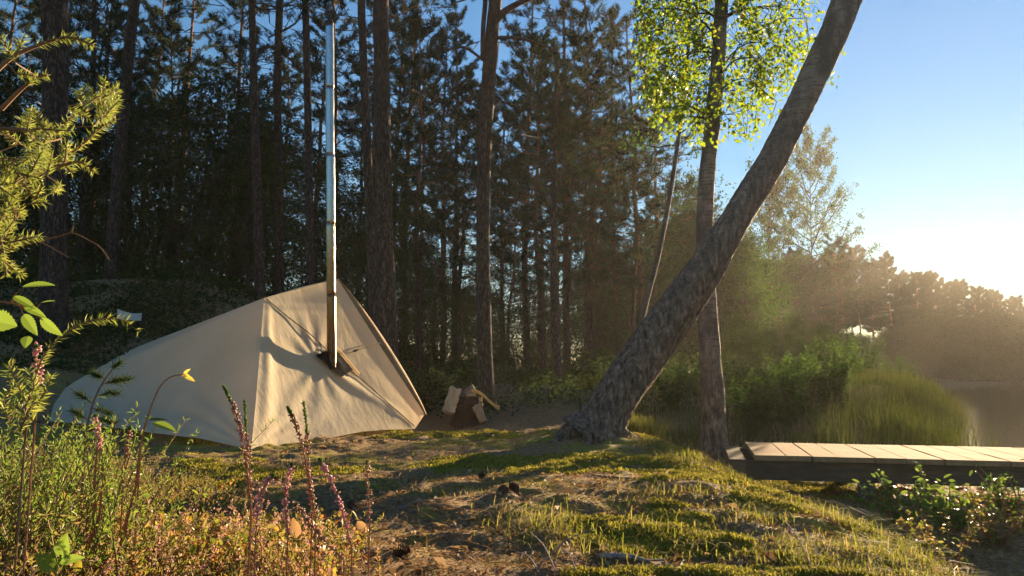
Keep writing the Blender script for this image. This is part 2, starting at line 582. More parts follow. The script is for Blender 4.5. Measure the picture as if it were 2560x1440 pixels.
def pine(root, P, R, crown, spread, nb=40, nt=6, per=4, nn=14, nl=0.13, nw=0.011, dead=8, dead_z=None, bark='pine_bark', sides=14, rough=0.10, crown_top=None, prof=None, azf=None, up=0.0):
    P = np.asarray(P, float)
    tp = trunk_interp(P)
    H = P[-1, 2] if crown_top is None else crown_top
    tr = MB()
    tr.add(*tube(P, R, sides, rough, seed=U(0, 50)))
    limbs, a0, a1, C = branch_set(tp, crown, H, spread, nb, nt, prof=prof, azf=azf, up=up)
    for lp, lr in limbs:
        tr.add(*tube(lp, np.linspace(lr, lr * 0.3, 6), 5))
    tr.add(*sticks(a0, a1, 0.008, 0.004))
    if dead:
        lo, hi = dead_z or (max(1.2, crown * 0.4), crown)
        p0, p1 = [], []
        for k in range(dead):
            z = U(lo, hi)
            az = U(0, 2 * PI)
            d = np.array([math.cos(az), math.sin(az), U(-0.35, 0.25)])
            p, L = tp(z), U(0.4, 1.6)
            m = p + d * L * 0.5 + rng.normal(size=3) * 0.06
            e = m + (d + rng.normal(size=3) * 0.3) * L * 0.5
            p0 += [p, m, m]
            p1 += [m, e, m + (d + rng.normal(size=3) * 0.7) * L * 0.3]
        tr.add(*sticks(p0, p1, 0.013, 0.006))
    tr.build('trunk', M[bark], root, smooth=True)
    c, d = tufts_on(C, per)
    MB().add(*needles(c, d, nn, nl, nw)).build('crown', M['pine_needle'], root)


def bushy(root, h, wd, z0, ncl, nlf, L, leaf='dark_leaf', r0=0.06, lean=(0, 0), cs=(0.36, 0.36, 0.20), droop=0.3, bark='limb', multi=1):
    tr, lv = MB(), MB()
    n = 9
    P = np.zeros((n, 3))
    P[:, 2] = np.linspace(-0.2, h * 0.97, n)
    P[:, 0] = lean[0] * np.linspace(0, 1, n) ** 1.5 + np.cumsum(rng.normal(size=n) * 0.05)
    P[:, 1] = lean[1] * np.linspace(0, 1, n) ** 1.5 + np.cumsum(rng.normal(size=n) * 0.05)
    tr.add(*tube(P, np.linspace(r0, r0 * 0.15, n), 8, 0.08, seed=U(0, 30)))
    tp = trunk_interp(P)
    u = (np.arange(ncl) + rng.random(ncl)) / ncl
    z = z0 + (h - z0) * u
    az = U(0, 2 * PI, ncl)
    r = wd * np.sin(PI * (0.13 + 0.82 * u)) ** 0.8 * np.sqrt(U(0.03, 1.0, ncl))
    base = np.array([tp(q) for q in np.clip(z - 0.35 * r - 0.1, 0.1, h * 0.95)])
    ctr = np.stack([np.array([tp(min(q, h * .95))[0] for q in z]) + np.cos(az) * r,
                    np.array([tp(min(q, h * .95))[1] for q in z]) + np.sin(az) * r, z], -1)
    mid = base * 0.5 + ctr * 0.5 + np.array([0, 0, 0.08]) + rng.normal(size=(ncl, 3)) * 0.06
    tr.add(*sticks(base, mid, r0 * 0.28, r0 * 0.16))
    tr.add(*sticks(mid, ctr, r0 * 0.16, 0.004))
    k = ncl * nlf
    sz = U(0.6, 1.3, ncl)
    off = rng.normal(size=(k, 3)) * np.array(cs) * np.repeat(sz, nlf)[:, None]
    C = np.repeat(ctr, nlf, 0) + off
    # fine twigs towards some of the leaves
    pick = rng.random(k) < 0.10
    tr.add(*sticks(np.repeat(ctr, nlf, 0)[pick], C[pick], 0.005, 0.002))
    A = nrm(off + rng.normal(size=(k, 3)) * 0.4)
    A[:, 2] -= droop
    N = nrm(rng.normal(size=(k, 3)) * 0.6 + np.array([0, 0, 1]))
    lv.add(*leaves(C, A, N, L * U(0.7, 1.3, k), L * 0.55 * U(0.7, 1.2, k)))
    tr.build('trunk', M[bark], root, smooth=True)
    lv.build('crown', M[leaf], root)


def px_trunk(pts, D, below=0.4, top=None, n=26):
    """pts: (px, py, width in px) from top to bottom; returns world path bottom to top, and radii."""
    pts = pts[::-1]
    Pw = np.array([at(a, b, D if np.isscalar(D) else d) for (a, b, _), d in zip(pts, [D] * len(pts) if np.isscalar(D) else D[::-1])])
    Ds = Pw[:, 1]
    R = np.array([c for *_, c in pts]) / 2 * Ds / FPX
    if top is not None:
        d = nrm(Pw[-1] - Pw[-2])
        d = nrm(d * 0.5 + np.array([0, 0, 0.8]))
        Pw = np.vstack([Pw, Pw[-1] + d * (top - Pw[-1, 2]) / d[2]])
        R = np.append(R, R[-1] * 0.25)
    Q = catmull(np.column_stack([Pw, R]), n)
    return Q[:, :3], np.maximum(Q[:, 3], 0.01)


def place_px_tree(name, label, cat, pts, D, top, crown, spread, group=None, **kw):
    P, R = px_trunk(pts, D, top=top)
    b = P[0].copy()
    g = float(height(b[0], b[1]))
    if b[2] > g - 0.15:                      # carry the foot on down into the soil
        d = nrm(P[1] - P[0])
        d = nrm(d * np.array([0.4, 0.4, 1]))
        k = (b[2] - (g - 0.25)) / d[2]
        P = np.vstack([b - d * k, P])
        R = np.append(R[0] * 1.06, R)
    zz = P[:, 2] - g
    R = R * (1 + 0.35 * np.exp(-np.clip(zz, 0, 9) / 0.16))
    o = np.array([np.interp(g, P[:, 2], P[:, 0]), np.interp(g, P[:, 2], P[:, 1]), g])
    root = thing(name, o, label, cat, group)
    pine(root, P - o, R, crown - g, spread, **kw)
    return root


# --- the pines one can tell apart by their trunks
PG = 'pines standing round the camp'
place_px_tree('pine_tree', 'thickest dark pine trunk, behind the juniper at the far left', 'pine tree',
              [(138, -60, 58), (140, 100, 60), (138, 400, 60), (134, 650, 62), (136, 830, 70)], 10.8, 13.5, 7.6, 2.4, PG, nb=26, dead=10, sides=26, rough=0.14)
place_px_tree('pine_tree', 'slim pine trunk bending to the right, second from the left', 'pine tree',
              [(343, -60, 24), (325, 100, 26), (308, 290, 28), (292, 460, 28), (281, 620, 29), (274, 790, 31)], 15.0, 15.0, 8.2, 2.2, PG, nb=24, dead=12, sides=18)
place_px_tree('pine_tree', 'straight slim pine behind the left shoulder of the tent', 'pine tree',
              [(631, -60, 17), (632, 100, 18), (637, 300, 20), (643, 500, 22), (649, 730, 24), (650, 900, 25)], 15.5, 15.5, 8.6, 2.2, PG, nb=26, dead=22, dead_z=(4.5, 8.5), sides=16)
place_px_tree('pine_tree', 'thin dark forked pine left of the chimney pipe', 'pine tree',
              [(702, -60, 18), (697, 80, 19), (694, 250, 20), (696, 450, 20), (700, 700, 21), (702, 900, 22)], 17.0, 14.5, 7.6, 2.2, PG, nb=28, dead=22, dead_z=(4.2, 8), sides=14)
place_px_tree('pine_tree', 'slim pine trunk close beside the chimney pipe', 'pine tree',
              [(764, -60, 18), (766, 100, 18), (770, 300, 19), (773, 500, 20), (777, 700, 21), (779, 900, 22)], 16.0, 15.2, 9.0, 2.0, PG, nb=22, dead=14, dead_z=(5, 9), sides=14)
place_px_tree('pine_tree', 'slender leaning pine just left of the tallest trunk behind the tent', 'pine tree',
              [(904, -60, 20), (907, 100, 21), (915, 300, 22), (923, 500, 24), (932, 700, 25), (940, 930, 26)], 13.0, 14.5, 8.2, 2.2, PG, nb=24, dead=12, dead_z=(4, 7), sides=16)
place_px_tree('pine_tree', 'tall thick grey pine trunk right behind the tent', 'pine tree',
              [(953, -60, 40), (954, 150, 41), (957, 350, 42), (962, 600, 43), (968, 800, 46), (974, 960, 52)], 12.0, 15.0, 8.6, 2.4, PG, nb=24, dead=8, dead_z=(5, 8), sides=26, rough=0.14)
fork = place_px_tree('pine_tree', 'tall forked pine with a crooked upper limb behind the chopping stump', 'pine tree',
                     [(1240, -60, 32), (1232, 60, 34), (1222, 200, 36), (1212, 350, 36), (1208, 520, 34), (1208, 700, 35), (1214, 960, 40)], 13.6, 14.0, 8.0, 2.4, PG, nb=26, dead=10, dead_z=(4.5, 8), sides=24, rough=0.13)
o = np.array(fork.location)
lb = MB()
for pts in ([(1228, 80, 16), (1250, 40, 20), (1290, 12, 17), (1345, -12, 13), (1420, -40, 9)],
            [(1206, 150, 12), (1208, 70, 13), (1213, 0, 13), (1208, -60, 12)],
            [(1225, 95, 9), (1290, 95, 9), (1350, 110, 7), (1400, 135, 5)],
            [(1208, 150, 8), (1160, 118, 7), (1110, 125, 5), (1080, 110, 4)]):
    P, R = px_trunk(pts[::-1], 13.5, n=14)
    lb.add(*tube(P, R, 9, 0.1))
lb.build('limb', M['pine_bark'], fork, origin=o, smooth=True)
place_px_tree('pine_tree', 'slender pine trunk between the chopping stump and the leaning birch', 'pine tree',
              [(1392, 120, 9), (1389, 300, 12), (1386, 480, 15), (1384, 650, 17), (1386, 800, 20), (1398, 975, 24)], 16.5, 7.9, 4.0, 1.9, PG, nb=34, dead=14, dead_z=(1.5, 5), sides=14)
place_px_tree('pine_tree', 'dark forked pine trunk between the two leftmost pines', 'pine tree',
              [(236, -60, 11), (234, 150, 12), (226, 330, 14), (212, 420, 17), (206, 600, 18), (204, 830, 20)], 16.5, 11.5, 5.6, 2.2, PG, nb=34, dead=14, dead_z=(2, 6), sides=12)
place_px_tree('pine_tree', 'crooked old pine with warm orange limbs left of the leaning birch', 'pine tree',
              [(1503, 330, 9), (1500, 430, 11), (1492, 500, 13), (1478, 560, 15), (1478, 700, 17), (1478, 960, 20)], 20.0, 7.6, 4.6, 2.0, PG, nb=30, dead=16, dead_z=(2, 5.5), sides=12, bark='pine_bark_far')

# --- forest variants, copied
LAND = [(-999, 'left of the thickest pine'), (140, 'between the two leftmost big pines'), (300, 'left of the tent seam'), (640, 'between the tent seam and the chimney'),
        (825, 'between the chimney and the tallest trunk'), (965, 'between the tallest trunk and the forked pine'), (1212, 'between the forked pine and the leaning birch'),
        (1560, 'behind the leaning birch'), (1790, 'right of the upright birch'), (2080, 'across the lake, left of the sun'), (2420, 'across the lake, right of the sun')]
ORD = ['first', 'second', 'third', 'fourth', 'fifth', 'sixth', 'seventh', 'eighth', 'ninth', 'tenth', 'eleventh', 'twelfth', 'thirteenth', 'fourteenth', 'fifteenth',
       'sixteenth', 'seventeenth', 'eighteenth', 'nineteenth', 'twentieth', 'twenty-first', 'twenty-second', 'twenty-third', 'twenty-fourth', 'twenty-fifth']
REG = []


def forest(proto_list, spots, desc, group, cat, name):
    """spots: (px, Y, scale, variant). Copies the variants along; labels name the neighbours."""
    rows = []
    for px, Yd, sc, v in spots:
        x = (px - 1280) / FPX * Yd
        seg = max(k for k, (p, _) in enumerate(LAND) if p <= px)
        rows.append([px, x, Yd, sc, v, seg])
    rows.sort()
    cnt = {}
    for px, x, Yd, sc, v, seg in rows:
        k = cnt.get(seg, 0)
        cnt[seg] = k + 1
        lab = f'{desc} {LAND[seg][1]}, {ORD[k]} from left'
        loc = (x, Yd, float(height(x, Yd)))
        sx = sc * U(0.92, 1.08)
        if not proto_list[v][1]:
            r = proto_list[v][0]
            r.location, r.rotation_euler, r.scale = loc, (0, 0, U(0, 6.28)), (sx, sx, sc)
            tag(r, lab, cat, group)
            proto_list[v][1] = True
        else:
            dup(proto_list[v][0], loc, U(0, 6.28), (sx, sx, sc), lab, group)


def proto_pine(name, H, r0, crown, spread, **kw):
    n = 12
    P = np.zeros((n, 3))
    P[:, 2] = np.linspace(-0.3, H, n)
    P[:, :2] = np.cumsum(rng.normal(size=(n, 2)) * 0.05, 0)
    P[:, 0] += U(-0.5, 0.5) * np.linspace(0, 1, n) ** 2
    root = thing(name, (0, 0, 0), 'x', 'tree')
    pine(root, P, np.linspace(r0, r0 * 0.15, n), crown, spread, bark='pine_bark_far', sides=8, **kw)
    return [root, False]


def proto_bushy(name, *a, **kw):
    root = thing(name, (0, 0, 0), 'x', 'tree')
    bushy(root, *a, **kw)
    return [root, False]


tall = [proto_pine('pine_tree', 15.5, 0.15, 7.5, 2.6, nb=40, nt=7, per=5, nn=12, nl=0.20, nw=0.020, dead=22),
        proto_pine('pine_tree', 13.5, 0.13, 5.5, 2.4, nb=42, nt=7, per=5, nn=12, nl=0.20, nw=0.020, dead=22),
        proto_pine('pine_tree', 17, 0.16, 9.0, 2.6, nb=36, nt=7, per=5, nn=12, nl=0.20, nw=0.020, dead=26)]
young = [proto_pine('young_pine', 9.0, 0.09, 3.6, 2.0, nb=40, nt=7, per=4, nn=13, nl=0.17, nw=0.017, dead=16),
         proto_pine('young_pine', 8.0, 0.08, 2.6, 1.9, nb=42, nt=7, per=4, nn=13, nl=0.17, nw=0.017, dead=14),
         proto_pine('young_pine', 10.0, 0.10, 4.6, 2.1, nb=38, nt=7, per=4, nn=13, nl=0.17, nw=0.017, dead=18)]
under = [proto_bushy('bushy_tree', 6.0, 1.8, 0.7, 76, 80, 0.12),
         proto_bushy('bushy_tree', 5.0, 1.6, 0.5, 68, 80, 0.11),
         proto_bushy('bushy_tree', 7.2, 1.7, 1.0, 80, 80, 0.12)]

sp = []
for k, px in enumerate(np.concatenate([np.linspace(-150, 950, 10), np.linspace(985, 1600, 15)])):
    sp.append((px + U(-30, 30), U(24, 36), U(0.85, 1.12), k % 3))
forest(tall, sp, 'tall pine', 'tall pines deep in the wood', 'pine tree', 'pine_tree')
sp = []
for k, px in enumerate(np.linspace(-120, 1000, 11)):
    sp.append((px + U(-25, 25), U(18.5, 25), U(0.8, 1.0), k % 3))
for k, px in enumerate(np.linspace(1040, 1640, 12)):
    sp.append((px + U(-20, 20), U(18.5, 27), U(0.85, 1.08), k % 3))
for k, px in enumerate(np.linspace(1640, 1800, 8)):
    sp.append((px + U(-10, 10), U(38, 52), U(1.0, 1.3), k % 3))
for k, px in enumerate(np.linspace(1800, 2110, 15)):
    sp.append((px + U(-8, 8), U(74, 96), ((13.0, 14.5, 12.0, 13.5)[k % 4]) / (9, 8, 10)[k % 3], k % 3))
forest(young, sp, 'slim young pine', 'young pines in the wood', 'pine tree', 'young_pine')
sp = []
for k, px in enumerate(np.linspace(-140, 1020, 19)):
    sp.append((px + U(-25, 25), U(16, 25), U(0.5, 1.15), k % 3))
for k, px in enumerate(np.linspace(-150, 1000, 14)):
    sp.append((px + U(-25, 25), U(26, 34), U(0.75, 1.05), k % 3))
for k, px in enumerate(np.linspace(1050, 1620, 8)):
    sp.append((px + U(-20, 20), U(19, 26), U(0.4, 0.55), k % 3))
for k, px in enumerate(np.linspace(1040, 1780, 18)):
    sp.append((px + U(-16, 16), U(36, 44), U(0.85, 1.15), k % 3))
for k, px in enumerate([1850, 1910, 1985, 2050]):
    sp.append((px, U(15, 20), U(0.2, 0.26), k % 3))
forest(under, sp, 'dark bushy tree', 'bushy trees under the pines', 'tree', 'bushy_tree')

# softer leafy trees that fill the wood behind the two birches
leafy = [proto_bushy('leafy_tree', 10.0, 2.6, 1.4, 120, 80, 0.17, leaf='soft_leaf', cs=(0.5, 0.5, 0.3), r0=0.1),
         proto_bushy('leafy_tree', 8.0, 2.3, 1.0, 100, 80, 0.16, leaf='soft_leaf', cs=(0.5, 0.5, 0.3), r0=0.09)]
sp = [(px + U(-8, 8), U(32, 46), U(0.75, 1.05), k % 2) for k, px in enumerate((1500, 1585, 1640, 1690, 1735, 1780, 1830, 1870))]
forest(leafy, sp, 'soft green leafy tree', 'leafy trees behind the birches', 'tree', 'leafy_tree')

# across the lake
far = [proto_pine('lakeside_pine', 22.0, 0.20, 9.0, 4.2, nb=44, nt=8, per=6, nn=16, nl=0.55, nw=0.075, dead=6, up=-0.1),
       proto_pine('lakeside_pine', 20.0, 0.20, 8.0, 3.8, nb=40, nt=8, per=6, nn=16, nl=0.55, nw=0.075, dead=6, up=-0.1),
       proto_bushy('lakeside_tree', 13.0, 4.5, 0.3, 150, 130, 0.42, cs=(1.1, 1.1, 0.7))]
TOPS_X = [1850, 1980, 2060, 2110, 2150, 2180, 2215, 2245, 2270, 2300, 2330, 2370, 2420, 2470, 2520, 2560, 2620, 2700]
TOPS_Y = [660, 645, 640, 632, 622, 650, 640, 612, 618, 655, 668, 700, 712, 728, 735, 742, 735, 720]
sp, sp2 = [], []
for k, px in enumerate(np.arange(1850, 2720, 19)):
    Yd = U(119, 150)
    px2 = px + U(-8, 8)
    top = float(np.interp(px2, TOPS_X, TOPS_Y)) + U(0, 22)
    if 2240 < px2 < 2350 or px2 > 2360:
        top = max(top, 690)
    H = (945 - top) / FPX * Yd - 0.9
    v = k % 2
    sp.append((px2, Yd, H / (22.0, 20.0)[v], v))
forest(far[:2], sp, 'hazy pine', 'pines across the lake', 'pine tree', 'lakeside_pine')
for k, px in enumerate(np.arange(1840, 2720, 26)):
    Yd = U(115.5, 124)
    sp2.append((px + U(-10, 10), Yd, U(0.34, 0.50) if 2095 < px < 2225 else U(0.58, 0.78), 0))
forest(far[2:], sp2, 'low rounded tree', 'low trees along the far shore', 'tree', 'lakeside_tree')

# soft birch whose airy crown stands against the sky
def airy(root, h, wd, seed):
    n = 10
    P = np.zeros((n, 3))
    P[:, 2] = np.linspace(-0.2, h, n)
    P[:, 0] = 0.6 * np.linspace(0, 1, n) ** 2
    tr, lv = MB(), MB()
    tr.add(*tube(P, np.linspace(0.12, 0.02, n), 8, 0.08))
    tp = trunk_interp(P)
    limbs, a0, a1, C = branch_set(tp, h * 0.3, h, wd, 42, 8, up=0.45, prof=lambda q: (0.55 + 0.45 * math.sin(PI * (0.15 + 0.75 * q))) * (1.05 - 0.55 * q), droop=0.1)
    for lp, lr in limbs:
        tr.add(*tube(lp, np.linspace(lr, lr * 0.3, 6), 5))
    tr.add(*sticks(a0, a1, 0.010, 0.004))
    cs, ax = [], []
    h0, h1 = [], []
    for p, e, d in C:
        for k in range(3):
            s0 = p + (e - p) * U(0.2, 1)
            L = U(0.4, 1.0)
            e2 = s0 + np.array([d[0] * 0.35, d[1] * 0.35, -1]) * L * U(0.4, 0.9)
            h0.append(s0), h1.append(e2)
            for q in range(11):
                cs.append(s0 + (e2 - s0) * U(0, 1) + rng.normal(size=3) * 0.2)
    tr.add(*sticks(h0, h1, 0.005, 0.002))
    cs = np.array(cs)
    k = len(cs)
    A = rdir(k)
    A[:, 2] -= 0.8
    lv.add(*leaves(cs, A, rdir(k), 0.26 * U(0.7, 1.2, k), 0.18))
    tr.build('trunk', M['limb'], root, smooth=True)
    lv.build('crown', M['soft_leaf'], root)


for px, Yd, h, wd, lab in ((2035, 88, 28.4, 8.6, 'airy birch against the sky right of the leaning trunk'), (1925, 80, 22.5, 6.6, 'smaller soft green birch half hidden by the leaning trunk')):
    x = (px - 1280) / FPX * Yd
    r = thing('birch_tree', (x, Yd, float(height(x, Yd))), lab, 'birch tree', 'soft birches by the water')
    airy(r, h, wd, 1)

# slender pale birch leaning behind the big one
P, R = px_trunk([(1722, 100, 9), (1702, 300, 11), (1676, 480, 12), (1645, 640, 13), (1605, 800, 15), (1580, 1000, 17)], 14.0, top=8.6)
o = np.array([P[0, 0], P[0, 1], float(height(P[0, 0], P[0, 1]))])
r = thing('birch_tree', o, 'slender pale birch stem leaning behind the big leaning trunk', 'birch tree')
MB().add(*tube(P - o, R, 10, 0.08)).build('trunk', M['birch_far'], r, smooth=True)
limbs, a0, a1, C = branch_set(trunk_interp(P - o), 4.6, 8.3, 1.5, 18, 5, up=0.3)
b = MB()
for lp, lr in limbs:
    b.add(*tube(lp, np.linspace(lr, lr * 0.3, 6), 5))
c, d = tufts_on(C, 16)
b.add(*sticks(a0, a1, 0.006, 0.003))
b.build('limb', M['limb'], r)
k = len(c)
A = rdir(k)
A[:, 2] -= 0.6
MB().add(*leaves(c + rng.normal(size=(k, 3)) * 0.12, A, rdir(k), 0.07, 0.045)).build('crown', M['soft_leaf'], r)

# ------------------------------------------------------------------ the big leaning birch and the upright one
LB = [(2190, -180, 62), (2152, -80, 64), (2116, 0, 72), (2079, 100, 72), (2031, 200, 71), (1983, 300, 70), (1930, 400, 70), (1869, 500, 72), (1808, 600, 80), (1752, 690, 90), (1694, 775, 98), (1638, 855, 104), (1580, 935, 110), (1533, 1008, 112), (1503, 1062, 126)]
P, R = px_trunk(LB, 7.2, n=220)
o = np.array([P[0, 0], P[0, 1], float(height(P[0, 0], P[0, 1]))])
P = np.vstack([P[0] + np.array([-0.10, 0, -0.14]), P[0] + np.array([-0.045, 0, -0.06]), P])
R = np.concatenate([[R[0] * 1.55, R[0] * 1.2], R])
lean = thing('leaning_birch', o, 'big rough-barked birch trunk leaning far to the right beside the path', 'birch tree')
tb = MB().add(*tube(P - o, R, 56, 0.16, seed=3))
for az, ln in ((2.7, 0.62), (3.6, 0.55), (-1.9, 0.42), (-0.4, 0.45), (1.4, 0.4)):      # root flare
    s = np.linspace(0, 1, 9)
    q = np.stack([math.cos(az) * ln * s, math.sin(az) * ln * s, 0 * s], -1)
    gz = height(o[0] + q[:, 0], o[1] + q[:, 1]) - o[2]
    q[:, 2] = gz + 0.20 * (1 - s) ** 1.8 - 0.03
    q[:, 0] += -0.05
    tb.add(*tube(q, 0.10 * (1 - s) + 0.025, 12, 0.15))
tb.build('trunk', M['birch_lean'], lean, smooth=True)

UB = [(1812, -180, 30), (1806, -80, 32), (1803, 20, 34), (1798, 110, 36), (1790, 220, 37), (1779, 330, 38), (1768, 430, 40), (1762, 540, 41), (1763, 640, 42), (1768, 760, 46), (1775, 880, 50), (1782, 1000, 56), (1786, 1108, 66)]
Pu, Ru = px_trunk(UB, 7.9, n=110)
ou = np.array([Pu[0, 0], Pu[0, 1], float(height(Pu[0, 0], Pu[0, 1]))])
Pu = np.vstack([Pu[0] - np.array([-0.01, 0, 0.35]), Pu])
Ru = np.append(Ru[0] * 1.5, Ru)
up = thing('upright_birch', ou, 'upright birch with a sunlit green crown, standing at the left end of the footbridge', 'birch tree')
tb = MB().add(*tube(Pu - ou, Ru, 30, 0.14, seed=8))
tb.build('trunk', M['birch_bark'], up, smooth=True)
# crown: drooping twigs in the outline seen in the photo
RIM_X = [1590, 1615, 1640, 1680, 1700, 1750, 1800, 1850, 1900, 1950, 2000, 2040, 2060]
RIM_Y = [90, 250, 330, 385, 380, 395, 400, 385, 350, 290, 210, 110, 40]
tw0, tw1, cs, axs = [], [], [], []
li = MB()
li_pts = []
for k in range(26):
    z = U(3.4, 6.2)
    tp = trunk_interp(Pu)
    p = tp(min(z, Pu[-1, 2] - 0.1))
    az = U(0, 2 * PI)
    L = U(0.5, 1.1)
    s = np.linspace(0, 1, 6)[:, None]
    q = p + np.array([math.cos(az), math.sin(az) * 0.8, 0.55]) * L * s + np.array([0, 0, -0.5]) * L * s ** 2
    li.add(*tube(q - ou, np.linspace(0.014, 0.004, 6), 5))
    li_pts += list(q)
n_tw = 0
while n_tw < 900:
    px = U(1595, 2055)
    yb = np.interp(px, RIM_X, RIM_Y)
    py = yb - abs(rng.normal()) * 20 - U(0, 1) * (yb + 420)
    if py < -420:
        continue
    Yd = 7.9 + rng.normal() * 0.45
    e = at(px, py, Yd)
    dens = vnoise(e[0] * 2.2, e[2] * 2.2 + e[1], 1.0, 6)
    if dens < -0.24:
        continue
    L = U(0.18, 0.42)
    s0 = e + np.array([U(-0.25, 0.25) + (1803 - px) / 1600, U(-0.1, 0.1), L])
    tw0.append(s0), tw1.append(e)
    for q in range(13):
        f = U(0, 1.0)
        cs.append(s0 + (e - s0) * f + rng.normal(size=3) * 0.045)
    n_tw += 1
for px, py in ((2108, 122), (2100, 128), (2112, 130), (2088, 178), (2084, 205), (2090, 212), (2076, 200), (2080, 190), (2095, 186)):
    cs.append(at(px, py, 7.25))
tw0, tw1 = np.array(tw0), np.array(tw1)
nodes = np.vstack([Pu[Pu[:, 2] > 2.6][::3], li_pts])
od = np.argsort(np.abs(tw0[:, 0] - 2.2) - 0.3 * tw0[:, 2])
for q in od:
    dn = np.linalg.norm((nodes - tw0[q]) * np.array([1, 1, 1.6]) , axis=1) + 0.6 * np.clip(tw0[q][2] - nodes[:, 2], 0, 9) * 0
    b_ = int(np.argmin(dn))
    li.add(*sticks(nodes[b_] - ou, tw0[q] - ou, 0.005, 0.004))
    nodes = np.vstack([nodes, tw0[q]])
li.add(*sticks(tw0 - ou, tw1 - ou, 0.004, 0.0015))
li.build('limb', M['limb'], up)
cs = np.array(cs)
k = len(cs)
A = rdir(k)
A[:, 2] -= 0.9
MB().add(*leaves(cs - ou, A, rdir(k), 0.058 * U(0.7, 1.25, k), 0.046 * U(0.8, 1.15, k))).build('crown', M['birch_leaf'], up)

# ------------------------------------------------------------------ the tent
def polyline(pts, n):
    pts = np.asarray(pts, float)
    L = np.concatenate([[0], np.cumsum(np.linalg.norm(np.diff(pts, axis=0), axis=1))])
    return np.stack([np.interp(np.linspace(0, L[-1], n), L, pts[:, k]) for k in range(3)], -1)


def coons(top, bot, left, right, n, m):
    """top/bot run left to right (n points), left/right run top to bottom (m points)."""
    u, v = np.linspace(0, 1, n)[None, :, None], np.linspace(0, 1, m)[:, None, None]
    T, B, L, R_ = polyline(top, n)[None], polyline(bot, n)[None], polyline(left, m)[:, None], polyline(right, m)[:, None]
    bil = (1 - u) * (1 - v) * T[:, :1] + u * (1 - v) * T[:, -1:] + (1 - u) * v * B[:, :1] + u * v * B[:, -1:]
    return (1 - v) * T + v * B + (1 - u) * L + u * R_ - bil


def grid_faces(m, n):
    i, j = np.arange(m - 1)[:, None], np.arange(n - 1)[None]
    return np.stack([i * n + j, i * n + j + 1, (i + 1) * n + j + 1, (i + 1) * n + j], -1).reshape(-1, 4)


def gnormals(G):
    return nrm(np.cross(np.gradient(G, axis=1), np.gradient(G, axis=0)))


TS, TA, TF = at(660, 745, 8.15), at(845, 697, 9.55), at(628, 1124, 6.85)
TR2, TR1 = at(1037, 1073, 9.4), at(1062, 1035, 9.75)
TL, TB_ = at(165, 968, 9.1), at(122, 1053, 7.5)
n, m = 150, 130
seam = [TS, at(652, 850, 7.75), at(640, 1000, 7.25), TF]
RP = coons([TS, at(750, 718, 8.83), TA], [TF, at(690, 1120, 7.2), at(760, 1108, 7.6), at(840, 1092, 8.05), at(905, 1079, 8.47), at(970, 1074, 8.9), TR2],
           seam, [TA, at(958, 876, 9.62), TR1, TR2], n, m)
u, v = np.meshgrid(np.linspace(0, 1, n), np.linspace(0, 1, m))
Nn = gnormals(RP)
if Nn[m // 2, n // 2][0] < 0:
    Nn = -Nn
edge = np.sin(PI * np.clip(u, 0, 1)) ** 0.5 * np.sin(PI * np.clip(v, 0, 1)) ** 0.4
# tension folds fanning out of the front peg, sag, a bulge where the stove jack pushes, soft noise
ang = np.arctan2(1 - v + 1e-3, u + 1e-3)
rad = np.hypot(u, (1 - v) * 0.9)
dsp = -0.03 * np.sin(PI * v) * np.sin(PI * u)
dsp += 0.011 * np.sin(ang * 15 + 3 * vnoise(u, v, 3, 1)) * np.exp(-rad * 2.6) * np.clip(rad * 6, 0, 1)
dsp += 0.045 * np.exp(-((u - 0.055) / 0.035) ** 2) * np.sin(PI * np.clip(v * 0.95 + 0.03, 0, 1)) ** 0.5
rad2 = np.hypot(1 - u, 1 - v)
ang2 = np.arctan2(1 - v + 1e-3, 1 - u + 1e-3)
dsp += 0.010 * np.sin(ang2 * 13 + 1) * np.exp(-rad2 * 3.0) * np.clip(rad2 * 6, 0, 1)
bd = np.hypot((u - 0.42) * 1.1, v - 0.50)
dsp += 0.02 * np.exp(-(bd / 0.16) ** 2)
ang3 = np.arctan2(v - 0.50, u - 0.42)
dsp += 0.006 * np.sin(ang3 * 11 + 0.6) * np.exp(-((bd - 0.2) / 0.13) ** 2)
line = (v - 0.50) - (u - 0.42) * 0.86                      # ridge of the seam that runs down to the far peg
dsp += 0.028 * np.exp(-(line / 0.05) ** 2) * S((u - 0.40) / 0.1) * (1 - S((u - 0.93) / 0.07))
dsp += 0.012 * vnoise(u * 3, v * 3, 1.2, 3) + 0.0012 * vnoise(u, v, 16, 5) + 0.002 * vnoise(u * 14, v * 3, 1.2, 8)
RPd = RP + Nn * (dsp * np.maximum(edge, 0.05 * 0))[..., None]
LPn = 120
LP = coons([TL, at(300, 908, 8.9), at(450, 840, 8.55), at(560, 790, 8.3), TS], [TB_, at(250, 1064, 7.45), at(380, 1082, 7.3), at(500, 1096, 7.1), TF], [TL, at(135, 1010, 8.2), TB_], seam, LPn, m)
u2, v2 = np.meshgrid(np.linspace(0, 1, LPn), np.linspace(0, 1, m))
N2 = gnormals(LP)
if N2[m // 2, LPn // 2][1] > 0:
    N2 = -N2
e2 = np.sin(PI * u2) ** 0.5 * np.sin(PI * v2) ** 0.5
rad = np.hypot(1 - u2, 1 - v2)
ang = np.arctan2(1 - v2 + 1e-3, 1 - u2 + 1e-3)
d2 = -0.09 * np.sin(PI * u2) * np.sin(PI * v2) + 0.022 * np.sin(ang * 16 + 2) * np.exp(-rad * 3) * np.clip(rad * 7, 0, 1)
d2 += 0.03 * vnoise(u2 * 3, v2 * 3, 1.8, 4) + 0.008 * vnoise(u2 * 10, v2 * 4, 2, 9)
LPd = LP + N2 * (d2 * e2)[..., None]
K1 = np.array([-3.35, 11.9, 0]); K1[2] = height(K1[0], K1[1]) + 0.02
